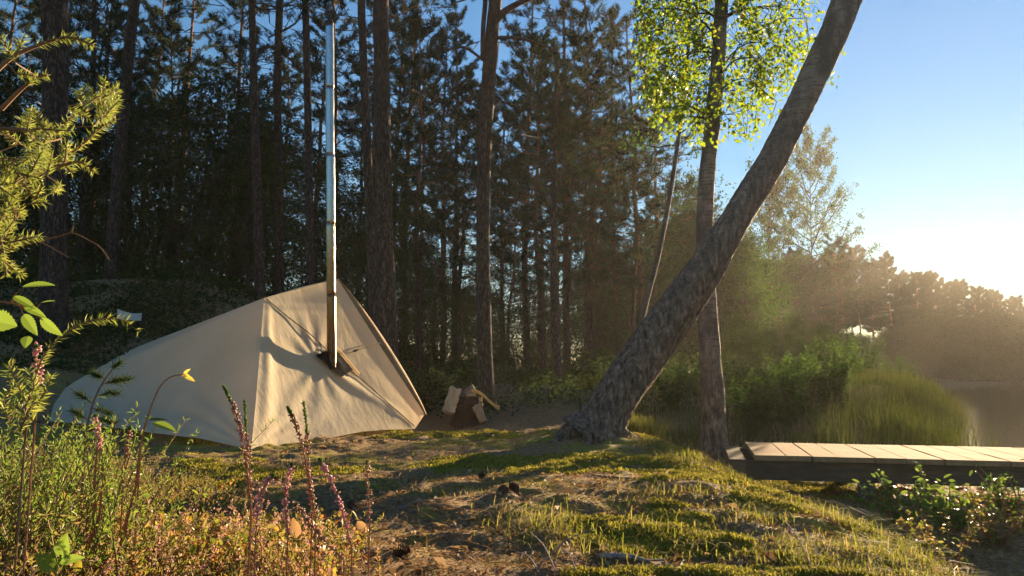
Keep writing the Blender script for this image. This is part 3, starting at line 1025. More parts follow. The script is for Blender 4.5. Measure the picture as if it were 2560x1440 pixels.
K2 = np.array([-5.6, 10.9, 0]); K2[2] = height(K2[0], K2[1]) + 0.02
BP1 = coons([TA, TS], [K1, K2], [TA, K1], [TS, K2], 30, 30)
BP2 = coons([TS, at(560, 790, 8.3), at(450, 840, 8.55), at(300, 908, 8.9), TL], [K2, TL + np.array([-0.15, 0.5, 0.1])], [TS, K2], [TL, TL + np.array([-0.15, 0.5, 0.1])], 20, 20)
DP = coons([TA, TA], [TR2, K1], [TA, at(958, 876, 9.62), TR1, TR2], [TA, K1], 20, m)

t = NT('tent_canvas')
c = t.coords()
stain = t.noise(c, 1.6, 5, 0.6)
weave = t.noise(t.coords((60, 60, 240)), 3.0, 2)
dirt = t.noise(c, 14, 6, 0.75)
col = t.ramp(stain, [(0.3, (0.68, 0.57, 0.41)), (0.7, (0.77, 0.67, 0.50))])
col = t.mix(t.n('MapRange', {0: dirt, 1: 0.35, 2: 0.75, 3: 0.0, 4: 0.16}).outputs[0], col, (0.40, 0.31, 0.22))
crease = t.noise(t.coords((3, 3, 1.2)), 3.0, 5, 0.65)
bm = t.bump(t.math('ADD', t.math('MULTIPLY', weave, 0.06), crease), 0.35, 0.03)
df = t.n('BsdfDiffuse', {'Color': col, 'Normal': bm}).outputs[0]
tr = t.n('BsdfTranslucent', {'Color': t.mix(0.5, col, (0.82, 0.64, 0.40))}).outputs[0]
canvas = t.done(t.n('MixShader', {0: 0.45, 1: df, 2: tr}).outputs[0])
t_shade_brown = simple_mat('shaded_flap_canvas', (0.22, 0.12, 0.05), (0.34, 0.20, 0.09), 9)  # doubled flap canvas, darker brown because its shade is in the colour

to = np.array([*(TF * 0.4 + TL * 0.3 + TR2 * 0.3)[:2], 0.0])
to[2] = height(to[0], to[1])
tent = thing('canvas_tent', to, 'beige canvas tent pitched in the clearing with a stove pipe through its side', 'tent')
MB().add(RPd.reshape(-1, 3), grid_faces(m, n)).build('front_panel', canvas, tent, to, True)
MB().add(LPd.reshape(-1, 3), grid_faces(m, LPn)).build('side_panel', canvas, tent, to, True)
MB().add(BP1.reshape(-1, 3), grid_faces(30, 30)).add(BP2.reshape(-1, 3), grid_faces(20, 20)).build('rear_panel', canvas, tent, to, True)
MB().add(DP.reshape(-1, 3), grid_faces(m, 20)).build('door_panel', canvas, tent, to, True)
# folded door edge down the right outline, its shade painted into the brown
eg = polyline([TA, at(958, 876, 9.62), TR1], 40)
wv = np.sin(PI * np.linspace(0.02, 0.98, 40)) ** 0.6
out = np.array([0.62, 0.75, 0.10])
fl = np.stack([eg + np.array([0.004, 0.0, 0.004]), eg + out * (0.085 * wv)[:, None] + np.array([0.006, -0.03, 0.004]), eg + out * (0.15 * wv)[:, None] + np.array([0.0, 0.05, -0.02])], 0)
MB().add(fl.reshape(-1, 3), grid_faces(3, 40)).build('door_flap', t_shade_brown, tent, to, True)


def patch_at(px, py, G=RPd, Nm=Nn, off=0.0):
    a, b = proj(G)
    d = (a - px) ** 2 + (b - py) ** 2
    k = np.argsort(d.ravel())[:4]
    wgt = 1 / (d.ravel()[k] + 0.5)
    wgt /= wgt.sum()
    return (G.reshape(-1, 3)[k] * wgt[:, None]).sum(0) + (Nm.reshape(-1, 3)[k] * wgt[:, None]).sum(0) * off


def cord(pts, r, name, mat, parent, off=0.012, n=30):
    P = polyline([patch_at(a, b, off=off) for a, b in pts], n)
    return MB().add(*tube(P, r, 5)).build(name, mat, parent, to if parent is tent else (0, 0, 0))


M['cord'] = simple_mat('dark_cord', (0.03, 0.022, 0.015), (0.09, 0.06, 0.04), 60)
cord([(664, 748), (720, 795), (770, 833), (812, 872)], 0.006, 'seam', M['cord'], tent)
cord([(872, 926), (905, 952), (950, 992), (1000, 1036), (1034, 1066)], 0.006, 'seam', M['cord'], tent)
cord([(856, 890), (885, 880), (920, 868), (953, 857)], 0.006, 'tie_cord', M['cord'], tent, off=0.03)
kn = patch_at(884, 880, off=0.035)
MB().add(*tube([kn + np.array([-0.03, 0, -0.008]), kn, kn + np.array([0.03, 0.01, 0.012])], [0.008, 0.016, 0.006], 7)).build('knot', M['cord'], tent, to)
# stove jack: dark fireproof patch
q = [patch_at(a, b, off=0.014) for a, b in ((782, 893), (829, 874), (876, 929), (846, 948))]
uu, vv = np.meshgrid(np.linspace(0, 1, 14), np.linspace(0, 1, 14))
G = (1 - uu)[..., None] * (1 - vv)[..., None] * q[0] + uu[..., None] * (1 - vv)[..., None] * q[1] + uu[..., None] * vv[..., None] * q[2] + (1 - uu)[..., None] * vv[..., None] * q[3]
cn = nrm(np.cross(q[1] - q[0], q[3] - q[0]))
if cn[0] < 0:
    cn = -cn
G = G + cn * (0.03 + 0.045 * np.exp(-((uu - 0.45) ** 2 + (vv - 0.5) ** 2) / 0.06) + 0.006 * vnoise(uu, vv, 6, 2))[..., None]
MB().add(G.reshape(-1, 3), grid_faces(14, 14)).build('stove_jack', simple_mat('black_jack_cloth', (0.006, 0.006, 0.007), (0.014, 0.014, 0.016), 20, 1.0, spec=0.02), tent, to, True)
q = [patch_at(a, b, off=0.03) for a, b in ((829, 873), (846, 880), (893, 938), (880, 930))]
for Pl in ([q[0], q[1], q[2]],):
    MB().add(*tube(polyline(Pl, 12), 0.014, 6)).build('jack_hem', canvas, tent, to, True)
for q_ in (TR2, TB_, TL):
    pz = np.array([q_[0], q_[1], float(height(q_[0], q_[1]))])
    MB().add(*tube([pz + np.array([0.02, -0.02, 0.07]), pz + np.array([0.0, 0.02, -0.12])], 0.007, 6)).build('peg', M['cord'], tent, to, True)
MB().add(*tube([TS + np.array([-0.05, -0.02, 0.02]), TS + np.array([0.0, -0.02, 0.012]), TS + np.array([0.05, -0.015, 0.012])], [0.008, 0.014, 0.007], 7)).build('ridge_tie', M['cord'], tent, to, True)
# peg loop at the front corner
MB().add(*tube([TF + np.array([0, 0, 0.03]), TF + np.array([-0.05, -0.08, 0.01]), TF + np.array([-0.07, -0.12, -0.08])], 0.006, 5)).build('peg_loop', simple_mat('red_cord', (0.25, 0.03, 0.03), (0.4, 0.06, 0.05), 40), tent, to)

for kid, par in (('jack_hem', 'stove_jack'), ('knot', 'tie_cord'), ('door_flap', 'door_panel')):
    bpy.data.objects[kid].parent = bpy.data.objects[par]

# ------------------------------------------------------------------ stove pipe
pb = patch_at(829, 918)
PY = float(pb[1]) - 0.02
bot, topp = at(829, 925, PY), at(823.5, 64, PY)
pipe = thing('stove_pipe', bot, 'tall thin steel chimney pipe rising through the black patch in the tent', 'chimney pipe')
t = NT('pipe_steel')
z = t.n('SeparateXYZ', {0: t.n('TexCoord').outputs['Object']}).outputs[2]
sm = t.noise(t.coords((14, 14, 2.5)), 2.0, 6, 0.7)
zz = t.n('MapRange', {0: t.math('ADD', z, t.math('MULTIPLY', t.math('SUBTRACT', sm, 0.5), 0.5)), 1: 0.0, 2: float(topp[2] - bot[2])}).outputs[0]
col = t.ramp(zz, [(0.0, (0.05, 0.03, 0.02)), (0.12, (0.16, 0.075, 0.03)), (0.30, (0.30, 0.16, 0.06)), (0.42, (0.50, 0.40, 0.28)), (0.5, (0.46, 0.45, 0.43)), (1.0, (0.50, 0.51, 0.51))])
rg = t.ramp(sm, [(0.3, (0.16, 0.16, 0.16)), (0.7, (0.38, 0.38, 0.38))])
p = t.n('BsdfPrincipled', {'Base Color': col, 'Metallic': 1.0, 'Roughness': rg, 'Normal': t.bump(sm, 0.4, 0.012)})
steel = t.done(p.outputs[0])
cuts = [0.0, 0.21, 0.41, 0.61, 0.81, 1.0]
pr = 11.3 * PY / FPX
for k in range(5):
    a, b = bot + (topp - bot) * cuts[k], bot + (topp - bot) * cuts[k + 1]
    jit = np.array([U(-0.004, 0.004), U(-0.004, 0.004), 0])
    zz_ = np.linspace(0, 1, 24)
    Pp = a + (b - a) * zz_[:, None] + jit + np.stack([0.003 * vnoise(zz_ * 5, zz_ * 0 + k, 1, 1), 0 * zz_, 0 * zz_], -1)
    Rr = np.full(24, pr * (1 - 0.012 * k))
    Rr[:2] *= 1.006
    MB().add(*tube(Pp, Rr, 28, 0.012, seed=k)).build('pipe_section', steel, pipe, bot, True)
soot = simple_mat('sooty_metal', (0.012, 0.011, 0.01), (0.05, 0.045, 0.04), 30, 0.6)
MB().add(*tube([topp + np.array([0, 0, -0.005]), topp + np.array([0, 0, 0.03]), topp + np.array([-0.005, 0, 0.06])], [pr * 1.03, pr * 1.0, pr * 0.8], 20)).build('spark_cap', soot, pipe, bot, True)

# ------------------------------------------------------------------ chopping stump, axe, split logs
M['split'] = simple_mat('split_wood', (0.42, 0.30, 0.17), (0.60, 0.47, 0.31), 6, 0.7, 0.4, (3, 3, 0.6))
M['split_brown'] = simple_mat('weathered_split_wood', (0.30, 0.17, 0.08), (0.46, 0.29, 0.15), 6, 0.75, 0.4, (3, 3, 0.6))
M['bark_brown'] = bark_mat('stump_bark', (0.09, 0.045, 0.028), (0.20, 0.11, 0.07), vs=(18, 18, 7))
sb = on_ground(1172, 1058, 9.5, 20)
SD = float(sb[1])
stump = thing('chopping_stump', sb, 'low brown tree stump used as a chopping block near the tent', 'tree stump')
topz = at(1172, 990, SD)[2] - sb[2]
rs = 34 * SD / FPX
zz_ = np.array([-0.1, 0.0, 0.05, 0.12, topz * 0.6, topz * 0.9, topz])
MB().add(*tube(np.stack([0 * zz_, 0 * zz_, zz_], -1), rs * np.array([1.5, 1.35, 1.15, 1.03, 1.0, 1.0, 0.97]), 30, 0.16, cap=False)).build('bark', M['bark_brown'], stump, smooth=True)
th = np.arange(30) * 2 * PI / 30
MB().add(np.vstack([[0, 0, topz - 0.01], np.stack([rs * .98 * np.cos(th), rs * .98 * np.sin(th), np.full(30, topz - 0.004)], -1)]),
         np.array([[0, 1 + k, 1 + (k + 1) % 30] for k in range(30)])).build('cut_face', M['split_brown'], stump)


def prism(sec, a, b, up, twist=0.0, taper=1.0, segs=10, wob=0.006):
    """A split billet: 2-D section swept from a to b."""
    a, b = np.asarray(a, float), np.asarray(b, float)
    ax = nrm(b - a)
    s1 = nrm(np.cross(ax, up))
    s2 = np.cross(s1, ax)
    sec = np.asarray(sec, float)
    n = len(sec)
    V = []
    for k in range(segs):
        f = k / (segs - 1)
        sc = 1 + (taper - 1) * f
        ca, sa = math.cos(twist * f), math.sin(twist * f)
        q = np.stack([sec[:, 0] * ca - sec[:, 1] * sa, sec[:, 0] * sa + sec[:, 1] * ca], -1) * sc + rng.normal(size=(n, 2)) * wob
        V.append(a + (b - a) * f + q[:, :1] * s1 + q[:, 1:] * s2)
    V = np.concatenate(V)
    i, j = np.arange(segs - 1)[:, None] * n, np.arange(n)[None]
    j2 = (j + 1) % n
    Q = np.stack([i + j, i + j2, i + n + j2, i + n + j], -1).reshape(-1, 4)
    return V, [Q, np.arange(n)[::-1][None], (np.arange(n) + (segs - 1) * n)[None]]


def log_thing(name, label, a, b, sec, mat, up, **kw):
    r = thing(name, a, label, 'firewood', 'split firewood by the stump')
    V, F = prism(sec, a, b, up, **kw)
    MB().add(V, F).build('split_billet', mat, r, a)
    return r


wpx = SD / FPX
log_thing('split_log', 'pale freshly split log with a notched end leaning on the stump', at(1121, 1030, SD - 0.25), at(1139, 970, SD - 0.05),
          np.array([[-15, -5], [-9, -13], [13, -14], [15, 9], [3, 0], [-9, 8]]) * wpx, M['split'], np.array([0.2, -1, 0.3]))
log_thing('split_log', 'browner flat split log leaning against the right side of the stump', at(1209, 1054, SD - 0.3), at(1176, 989, SD - 0.06),
          np.array([[-8, -5], [7, -6], [9, 4], [-2, 6], [-9, 3]]) * wpx, M['split_brown'], np.array([0.3, -1, 0.4]), taper=1.35)
lg = on_ground(1205, 1018, 6, 20)
r = thing('round_log', lg, 'short round log lying behind the stump under the axe handle', 'firewood', 'split firewood by the stump')
MB().add(*tube([[-0.16, 0.1, 0.06], [0.0, 0.08, 0.065], [0.24, 0.05, 0.06]], 0.075, 14, 0.12)).build('round_billet', M['bark_brown'], r, smooth=True)
# axe
ah, at_ = at(1181, 976, SD + 0.02), at(1247, 1016, SD - 0.12)
axe = thing('axe', ah, 'axe with a curved yellow wooden handle stuck in the stump', 'axe')
s = np.linspace(0, 1, 22)
Pp = ah + (at_ - ah) * s[:, None] + np.array([0, 0, 1.0]) * (0.028 * np.sin(PI * 1.7 * s))[:, None]
Rr = (0.030 - 0.008 * s + 0.020 * np.exp(-((s - 1) / 0.07) ** 2) - 0.006 * np.sin(PI * s))
V, Fq = tube(Pp, Rr, 14)
MB().add(V, Fq).build('handle', simple_mat('axe_handle_wood', (0.42, 0.24, 0.07), (0.58, 0.36, 0.12), 9, 0.45, 0.1, (2, 2, 2), spec=0.4), axe, ah, True)
hd = at(1163, 984, SD + 0.02)
e1, e2v = at(1146, 996, SD + 0.03), at(1184, 972, SD + 0.02)
sec = np.array([[-0.05, -0.024], [0.05, -0.024], [0.06, 0], [0.05, 0.024], [-0.05, 0.024], [-0.06, 0]])
V, Fq = prism(sec * np.array([1.0, 1.0]), e2v + np.array([0.01, 0, 0.02]), e1, np.array([0, 1, 0.0]), taper=1.0, segs=8, wob=0)
ctr = e2v
dd = np.linalg.norm(e1 - e2v)
axd = nrm(e1 - e2v)
f = ((V - e2v) @ axd / dd).clip(0, 1)
off = V - (e2v + axd * ((V - e2v) @ axd)[:, None])
yy = off[:, 1:2] * np.array([[0, 1, 0]])
V = V - yy * (f * 0.9)[:, None] + (off - yy) * (0.35 * f)[:, None]
MB().add(V, Fq).build('head', simple_mat('axe_head_steel', (0.05, 0.055, 0.07), (0.16, 0.17, 0.2), 12, 0.35, 0.2, metal=0.9), axe, ah)

# ------------------------------------------------------------------ footbridge (jetty) at the water
J0 = at(1886, 1137, 6.0)
jz = float(J0[2])
wdir = np.array([math.sin(0.245), math.cos(0.245), 0])
adir = np.array([math.cos(0.245), -math.sin(0.245), 0])
jw = 1.2
jet = thing('footbridge', (*J0[:2], float(height(J0[0], J0[1]))), 'low wooden plank jetty running out over the water at the right', 'jetty')
t = NT('jetty_plank')
tc = t.coords((1, 1, 1))
rr_ = t.n('NewGeometry').outputs['Random Per Island']
gr = t.noise(t.coords((16, 2, 4)), 3.0, 6, 0.65)
gr2 = t.noise(t.coords((3, 1, 3)), 2.0, 4, 0.6)
col = t.ramp(t.math('ADD', t.math('MULTIPLY', gr, 0.6), t.math('MULTIPLY', gr2, 0.4)), [(0.3, (0.20, 0.118, 0.058)), (0.55, (0.31, 0.195, 0.102)), (0.75, (0.40, 0.265, 0.15))])
plank_m = t.done(t.pbr(col, 0.95, t.bump(gr, 0.3, 0.004), spec=0.03))
beam_m = simple_mat('jetty_beam_wood', (0.06, 0.045, 0.03), (0.14, 0.105, 0.07), 6, 0.9, 0.5, (1, 1, 6), spec=0.04)
jo = np.array(jet.location)


def board(a, b, w_, h_, up=(0, 0, 1.0), bev=0.003):
    sec = np.array([[-w_ / 2 + bev, -h_ / 2], [w_ / 2 - bev, -h_ / 2], [w_ / 2, -h_ / 2 + bev], [w_ / 2, h_ / 2 - bev], [w_ / 2 - bev, h_ / 2], [-w_ / 2 + bev, h_ / 2], [-w_ / 2, h_ / 2 - bev], [-w_ / 2, -h_ / 2 + bev]])
    return prism(sec, a, b, np.array(up), segs=6, wob=0.0008)


pos = 0.0
widths = [0.235, 0.185, 0.19, 0.25, 0.21, 0.25, 0.20, 0.22, 0.2, 0.24, 0.2, 0.22, 0.24, 0.2, 0.22, 0.23, 0.2]
gaps = [0.003, 0.009, 0.003, 0.010, 0.004, 0.014, 0.004, 0.008]
for k, pw in enumerate(widths):
    c0 = J0 + adir * (pos + pw / 2)
    dz = U(-0.0005, 0.0005)
    a = c0 - wdir * (0.02 + U(0, 0.008)) + np.array([0, 0, -0.02 + dz])
    b = c0 + wdir * (jw + U(-0.01, 0.03)) + np.array([0, 0, -0.02 + dz + U(-0.0007, 0.0007)])
    MB().add(*board(a, b, pw, 0.04)).build('plank', plank_m, jet, jo)
    pos += pw + gaps[k % 8]
JL = pos
for s0 in (0.07, jw - 0.10):
    a = J0 + wdir * s0 - adir * 0.06 + np.array([0, 0, -0.045 - 0.075])
    b = J0 + wdir * s0 + adir * JL + np.array([0, 0, -0.045 - 0.075])
    MB().add(*board(a, b, 0.09, 0.15)).build('beam', beam_m, jet, jo)
for ds in (0.82, 1.22, 2.35, 3.4):
    for s0 in (0.07, jw - 0.10):
        c0 = J0 + wdir * s0 + adir * ds
        MB().add(*tube([c0 + np.array([0, 0, -0.85]), c0 + np.array([0, 0, -0.198])], 0.062, 14, 0.06)).build('post', beam_m, jet, jo, True)
a = J0 - adir * 0.13 - wdir * 0.03 + np.array([0, 0, -0.10])
MB().add(*board(a, a + wdir * (jw + 0.05), 0.13, 0.13)).build('threshold_beam', beam_m, jet, jo)

# ------------------------------------------------------------------ ground cover (nobody could count these)
def scatter(n, fx, dens):
    out = []
    tot = 0
    while tot < n:
        xy = fx(n)
        keep = rng.random(n) < dens(xy[:, 0], xy[:, 1])
        out.append(xy[keep])
        tot += keep.sum()
    xy = np.concatenate(out)[:n]
    return np.column_stack([xy, height(xy[:, 0], xy[:, 1])])


def view_xy(n, y0, y1, a=-0.75, b=0.75, p=1.0):
    y = y0 * (y1 / y0) ** (rng.random(n) ** p)
    return np.column_stack([y * U(a, b, n), y])


def blades(B, H, W, lean=0.5):
    """Arching grass blades of three tapering pieces."""
    k = len(B)
    az = U(0, 2 * PI, k)
    d = np.stack([np.cos(az), np.sin(az), 0 * az], -1)
    s = np.stack([-np.sin(az), np.cos(az), 0 * az], -1)
    q = (lean * U(0.15, 1.3, k))[:, None]
    H, W = H[:, None], W[:, None] / 2
    up = np.array([[0, 0, 1.0]])
    p1 = B + d * H * q * 0.30 + up * H * 0.55
    p2 = B + d * H * q * 0.85 + up * H * (0.92 - 0.18 * q)
    p3 = B + d * H * q * 1.45 + up * H * (1.05 - 0.55 * q)
    V = np.stack([B - s * W, B + s * W, p1 + s * W * 0.9, p1 - s * W * 0.9, p2 + s * W * 0.6, p2 - s * W * 0.6, p3], 1).reshape(-1, 3)
    b = np.arange(k)[:, None] * 7
    return V, [b + np.array([[0, 1, 2, 3]]), b + np.array([[3, 2, 4, 5]]), b + np.array([[5, 4, 6]])]


def lake_d(x, y):
    return x - np.interp(y, SH_Y, SH_X)


def is_heather(x, y):
    """Left foreground carpet of heather and bilberry."""
    e = -0.20 * y - 0.02 + 0.25 * vnoise(x, y, 2.0, 7) - 0.55 * S((y - 2.3) / 1.4)
    return S((e - x) / 0.22) * (1 - S((y - 3.3 - 1.2 * S((-x - 1.2) / 1.2)) / 0.8))


def gdens(x, y):
    d = lake_d(x, y)
    n1 = vnoise(x, y, 1.3, 11) + 0.6 * vnoise(x, y, 3.6, 12)
    n1 = n1 + 0.5 * vnoise(x, y, 9.0, 13)
    r = S((n1 - 0.06) / 0.25) * 0.35
    r = r + S((n1 + 0.12) / 0.3) * S((x / y - 0.12) / 0.4) * 0.6
    r = r * (1 - 0.85 * is_heather(x, y)) * (1 - S((d - 0.1) / 0.2))
    r = r * (1 - 0.9 * S((y - 6.2) / 1.0) * (1 - S((x - 1.1) / 0.5)))
    sh = np.exp(-((x - 0.1) / 0.9) ** 2 - ((y - 6.4) / 1.2) ** 2)
    return np.clip(r * (1 - sh), 0, 1)


B = scatter(22000, lambda n: view_xy(n, 2.2, 11, -0.6, 0.8), gdens)
k = len(B)
H = 0.016 * np.exp(rng.normal(size=k) * 0.5) * (1 + 0.8 * S((B[:, 0] - 0.8) / 1.2))
g = MB().add(*blades(B, np.clip(H, 0.010, 0.07), 0.0018 + 0.0005 * B[:, 1], 1.2))
# longer tufts
tc_ = [(1390, 1320, 34, 0.16), (1330, 1345, 22, 0.13), (1680, 1235, 26, 0.13), (1640, 1330, 26, 0.14), (1090, 1235, 12, 0.09), (1700, 1160, 40, 0.14), (1745, 1150, 50, 0.15), (1800, 1175, 40, 0.13),
       (1850, 1200, 30, 0.12), (1500, 1390, 24, 0.12), (1890, 1300, 24, 0.13), (2060, 1290, 34, 0.14), (1800, 1390, 26, 0.13), (2150, 1330, 40, 0.16), (2250, 1400, 40, 0.18), (1960, 1400, 24, 0.12),
       (1270, 1290, 14, 0.09), (1620, 1110, 60, 0.13), (1660, 1130, 60, 0.12)]
for px, py, nb, hh_ in tc_:
    c0 = on_ground(px, py, 1.5, 14)
    q = c0[:2] + rng.normal(size=(nb * 3, 2)) * np.array([0.10, 0.07])
    q = np.column_stack([q, height(q[:, 0], q[:, 1])])
    g.add(*blades(q, hh_ * 0.62 * U(0.4, 1.2, nb * 3), np.full(nb * 3, 0.0042), 1.35))
tag(g.build('grass', M['grass']), kind='stuff')
# the sunlit tuft round the foot of the leaning birch, and grass behind
g = MB()
c0 = on_ground(1595, 1085, 5, 12)
q = c0[:2] + rng.normal(size=(700, 2)) * np.array([0.13, 0.14])
q = np.column_stack([q, height(q[:, 0], q[:, 1])])
g.add(*blades(q, U(0.10, 0.30, 700), np.full(700, 0.0055), 1.0))
rg_ = thing('grass_tuft', c0, 'tall sunlit grass tuft at the right foot of the leaning birch', 'grass tuft')
g.build('blades', M['grass'], rg_, c0)
B = scatter(34000, lambda n: np.column_stack([U(0.8, 13.5, n), U(8.3, 27, n)]), lambda x, y: (lake_d(x, y) < 0.0) * np.maximum(0.5 + vnoise(x, y, 1.2, 15), S((lake_d(x, y) + 1.2) / 0.5)) * S((x - 0.8 - (y - 8) * 0.02) / 0.8))
tag(MB().add(*blades(B, U(0.07, 0.28, len(B)) * (1 + 0.5 * S((B[:, 0] / B[:, 1] - 0.36) / 0.06)), np.full(len(B), 0.010), 0.4)).build('meadow_grass', M['meadow']), kind='stuff')

# litter: needles, bark flakes, dead leaves
B = scatter(85000, lambda n: view_xy(n, 2.0, 13, -0.7, 0.75), lambda x, y: (lake_d(x, y) < -0.2) * np.clip(0.75 + 0.9 * vnoise(x, y, 2.0, 21), 0.1, 1))
k = len(B)
A = rdir(k, 0.35)
Nl = nrm(rng.normal(size=(k, 3)) * 0.45 + np.array([0, 0, 1]))
L = 0.020 * np.exp(rng.normal(size=k) * 0.5) * (0.7 + 0.06 * B[:, 1])
nd = rng.random(k) < 0.6
tag(MB().add(*leaves(B + np.array([0, 0, 0.004]) + Nl * 0.002, A, Nl, np.where(nd, L * 1.7, L), np.where(nd, 0.0026, L * 0.6))).build('leaf_litter', M['litter']), kind='stuff')
# moss: short upright fibres on the cushions
def mossd(x, y):
    n1 = vnoise(x, y, 1.1, 31) + 0.55 * vnoise(x, y, 3.2, 32) + 0.25 * vnoise(x, y, 8, 33)
    return S((n1 - 0.08) / 0.10) * (lake_d(x, y) < -0.8) * (1 - is_heather(x, y)) * (1 - 0.8 * S((y - 8.5) / 1.5))
B = scatter(70000, lambda n: view_xy(n, 2.2, 9.5, -0.45, 0.55), mossd)
k = len(B)
M['moss'] = leaf_mat('moss_shoot', [(0.16, 0.16, 0.02), (0.27, 0.245, 0.03), (0.36, 0.31, 0.05), (0.21, 0.21, 0.025)], 0.4, 0.03, rough=0.8)
tag(MB().add(*blades(B + np.array([0, 0, 0.004]), U(0.010, 0.026, k), 0.0035 + 0.0012 * B[:, 1], 0.7)).build('moss', M['moss']), kind='stuff')

# heather carpet
def stems(B, H, K, L, W, bell=0.0, lean=0.35):
    k = len(B)
    tipv = np.column_stack([rng.normal(size=(k, 2)) * lean * H[:, None], H])
    tipv[:, 2] *= U(0.8, 1.0, k)
    mid = B + tipv * 0.5 + rng.normal(size=(k, 3)) * 0.02
    tip = B + tipv
    tt = U(0.15, 1.0, (k, K))
    p = np.where(tt[..., None] < 0.5, B[:, None] + (mid - B)[:, None] * tt[..., None] * 2, mid[:, None] + (tip - mid)[:, None] * (tt[..., None] * 2 - 1))
    d = nrm(rng.normal(size=(k, K, 3)) + np.array([0, 0, 0.55]))
    return mid, tip, p.reshape(-1, 3), d.reshape(-1, 3)


B = scatter(4200, lambda n: view_xy(n, 0.95, 4.6, -0.8, 0.02, 0.8), is_heather)
k = len(B)
H = U(0.06, 0.17, k) * (1 + 0.9 * S((-B[:, 0] - 0.45 * B[:, 1]) / 0.4))
mid, tip, p, d = stems(B, H, 34, 0.012, 0.004)
hs = MB()
hs.add(*sticks(B, mid, 0.0018, 0.0014)).add(*sticks(mid, tip, 0.0014, 0.0007))
tag(hs.build('heather_stems', M['twig']), kind='stuff')
kk = len(p)
tag(MB().add(*leaves(p, d, rdir(kk), 0.013 * U(0.6, 1.4, kk), 0.0045)).build('heather_leaves', M['heather']), kind='stuff')
Bt = scatter(330, lambda n: view_xy(n, 1.35, 2.1, -0.76, -0.46, 0.9), lambda x, y: S((-x / y - 0.48) / 0.12) * 0.9 + 0.05)
Ht = U(0.2, 0.44, len(Bt))
mid, tip, p, d = stems(Bt, Ht, 84, 0.012, 0.004, lean=0.25)
hs2 = MB()
hs2.add(*sticks(Bt, mid, 0.0022, 0.0016)).add(*sticks(mid, tip, 0.0016, 0.0007))
tag(hs2.build('tall_heather_stems', M['twig']), kind='stuff')
kk = len(p)
d[:, 2] += 0.4
tag(MB().add(*leaves(p, d, rdir(kk), 0.014 * U(0.6, 1.4, kk), 0.003)).build('tall_heather_leaves', M['heather_green']), kind='stuff')
Bs = scatter(230, lambda n: view_xy(n, 1.32, 1.75, -0.62, -0.15, 0.9), lambda x, y: np.clip(0.35 + 1.1 * vnoise(x, y, 5.0, 71), 0.03, 1))
Hs = U(0.10, 0.23, len(Bs))
mid, tip, p, d = stems(Bs, Hs, 70, 0.012, 0.004, lean=0.2)
hs2 = MB()
hs2.add(*sticks(Bs, mid, 0.0018, 0.0014)).add(*sticks(mid, tip, 0.0014, 0.0007))
tag(hs2.build('heather_shoot_stems', M['red_stem']), kind='stuff')
kk = len(p)
d[:, 2] += 0.3
gz_ = rng.random(kk) < 0.72
tag(MB().add(*leaves(p[gz_], d[gz_], rdir(gz_.sum()), 0.011 * U(0.6, 1.4, gz_.sum()), 0.0034)).build('heather_shoot_leaves', M['heather']), kind='stuff')
gz_ = ~gz_
tag(MB().add(*leaves(p[gz_], d[gz_], rdir(gz_.sum()), 0.0075, 0.0055)).build('heather_shoot_bells', M['bells']), kind='stuff')
B2 = scatter(900, lambda n: view_xy(n, 1.0, 3.4, -0.75, 0.02, 0.9), is_heather)
H2 = U(0.07, 0.2, len(B2))
mid, tip, p, d = stems(B2, H2, 30, 0.01, 0.006)
kk = len(p)
tag(MB().add(*leaves(p, d, rdir(kk), 0.0085, 0.006)).build('dry_heather_flowers', M['bells']), kind='stuff')
B3 = scatter(4000, lambda n: view_xy(n, 0.95, 3.6, -0.8, 0.02, 0.9), lambda x, y: is_heather(x, y) * np.clip(0.6 + 1.2 * vnoise(x, y, 2.4, 41), 0.08, 1))
H3 = U(0.05, 0.16, len(B3))
mid, tip, p, d = stems(B3, H3, 7, 0.02, 0.012)
hs = MB()
hs.add(*sticks(B3, mid, 0.0013, 0.001)).add(*sticks(mid, tip, 0.001, 0.0006))
tag(hs.build('bilberry_stems', M['red_stem']), kind='stuff')
kk = len(p)
# oval leaves: two crossed halves with a rounder outline
def ovals(C, A, N, L, W):
    A = nrm(A)
    Sd = nrm(np.cross(A, N))
    Nn_ = np.cross(Sd, A)
    k = len(C)
    L, W = np.broadcast_to(L, (k,))[:, None], np.broadcast_to(W, (k,))[:, None]
    pr_ = [(0, 0), (0.18, 0.36), (0.45, 0.5), (0.75, 0.36), (1.0, 0.0)]
    mids = [C + A * L * f - Nn_ * L * 0.18 * f * f for f, _ in pr_]
    lf = [mids[q] + Sd * W * pr_[q][1] + Nn_ * W * 0.12 for q in (1, 2, 3)]
    rt = [mids[q] - Sd * W * pr_[q][1] + Nn_ * W * 0.12 for q in (1, 2, 3)]
    V = np.stack(mids + lf + rt, 1).reshape(-1, 3)
    b = np.arange(k)[:, None] * 11
    T = lambda *q: b + np.array([q])
    return V, [T(0, 5, 1), T(0, 1, 8), T(1, 5, 6, 2), T(8, 1, 2, 9), T(2, 6, 7, 3), T(9, 2, 3, 10), T(3, 7, 4), T(10, 3, 4)]


Lf = 0.023 * np.exp(rng.normal(size=kk) * 0.3)
tag(MB().add(*ovals(p, d + np.array([0, 0, -0.25]), nrm(rng.normal(size=(kk, 3)) * 0.5 + np.array([0, 0, 1])), Lf, Lf * 0.58)).build('bilberry_leaves', M['bilberry'], smooth=True), kind='stuff')

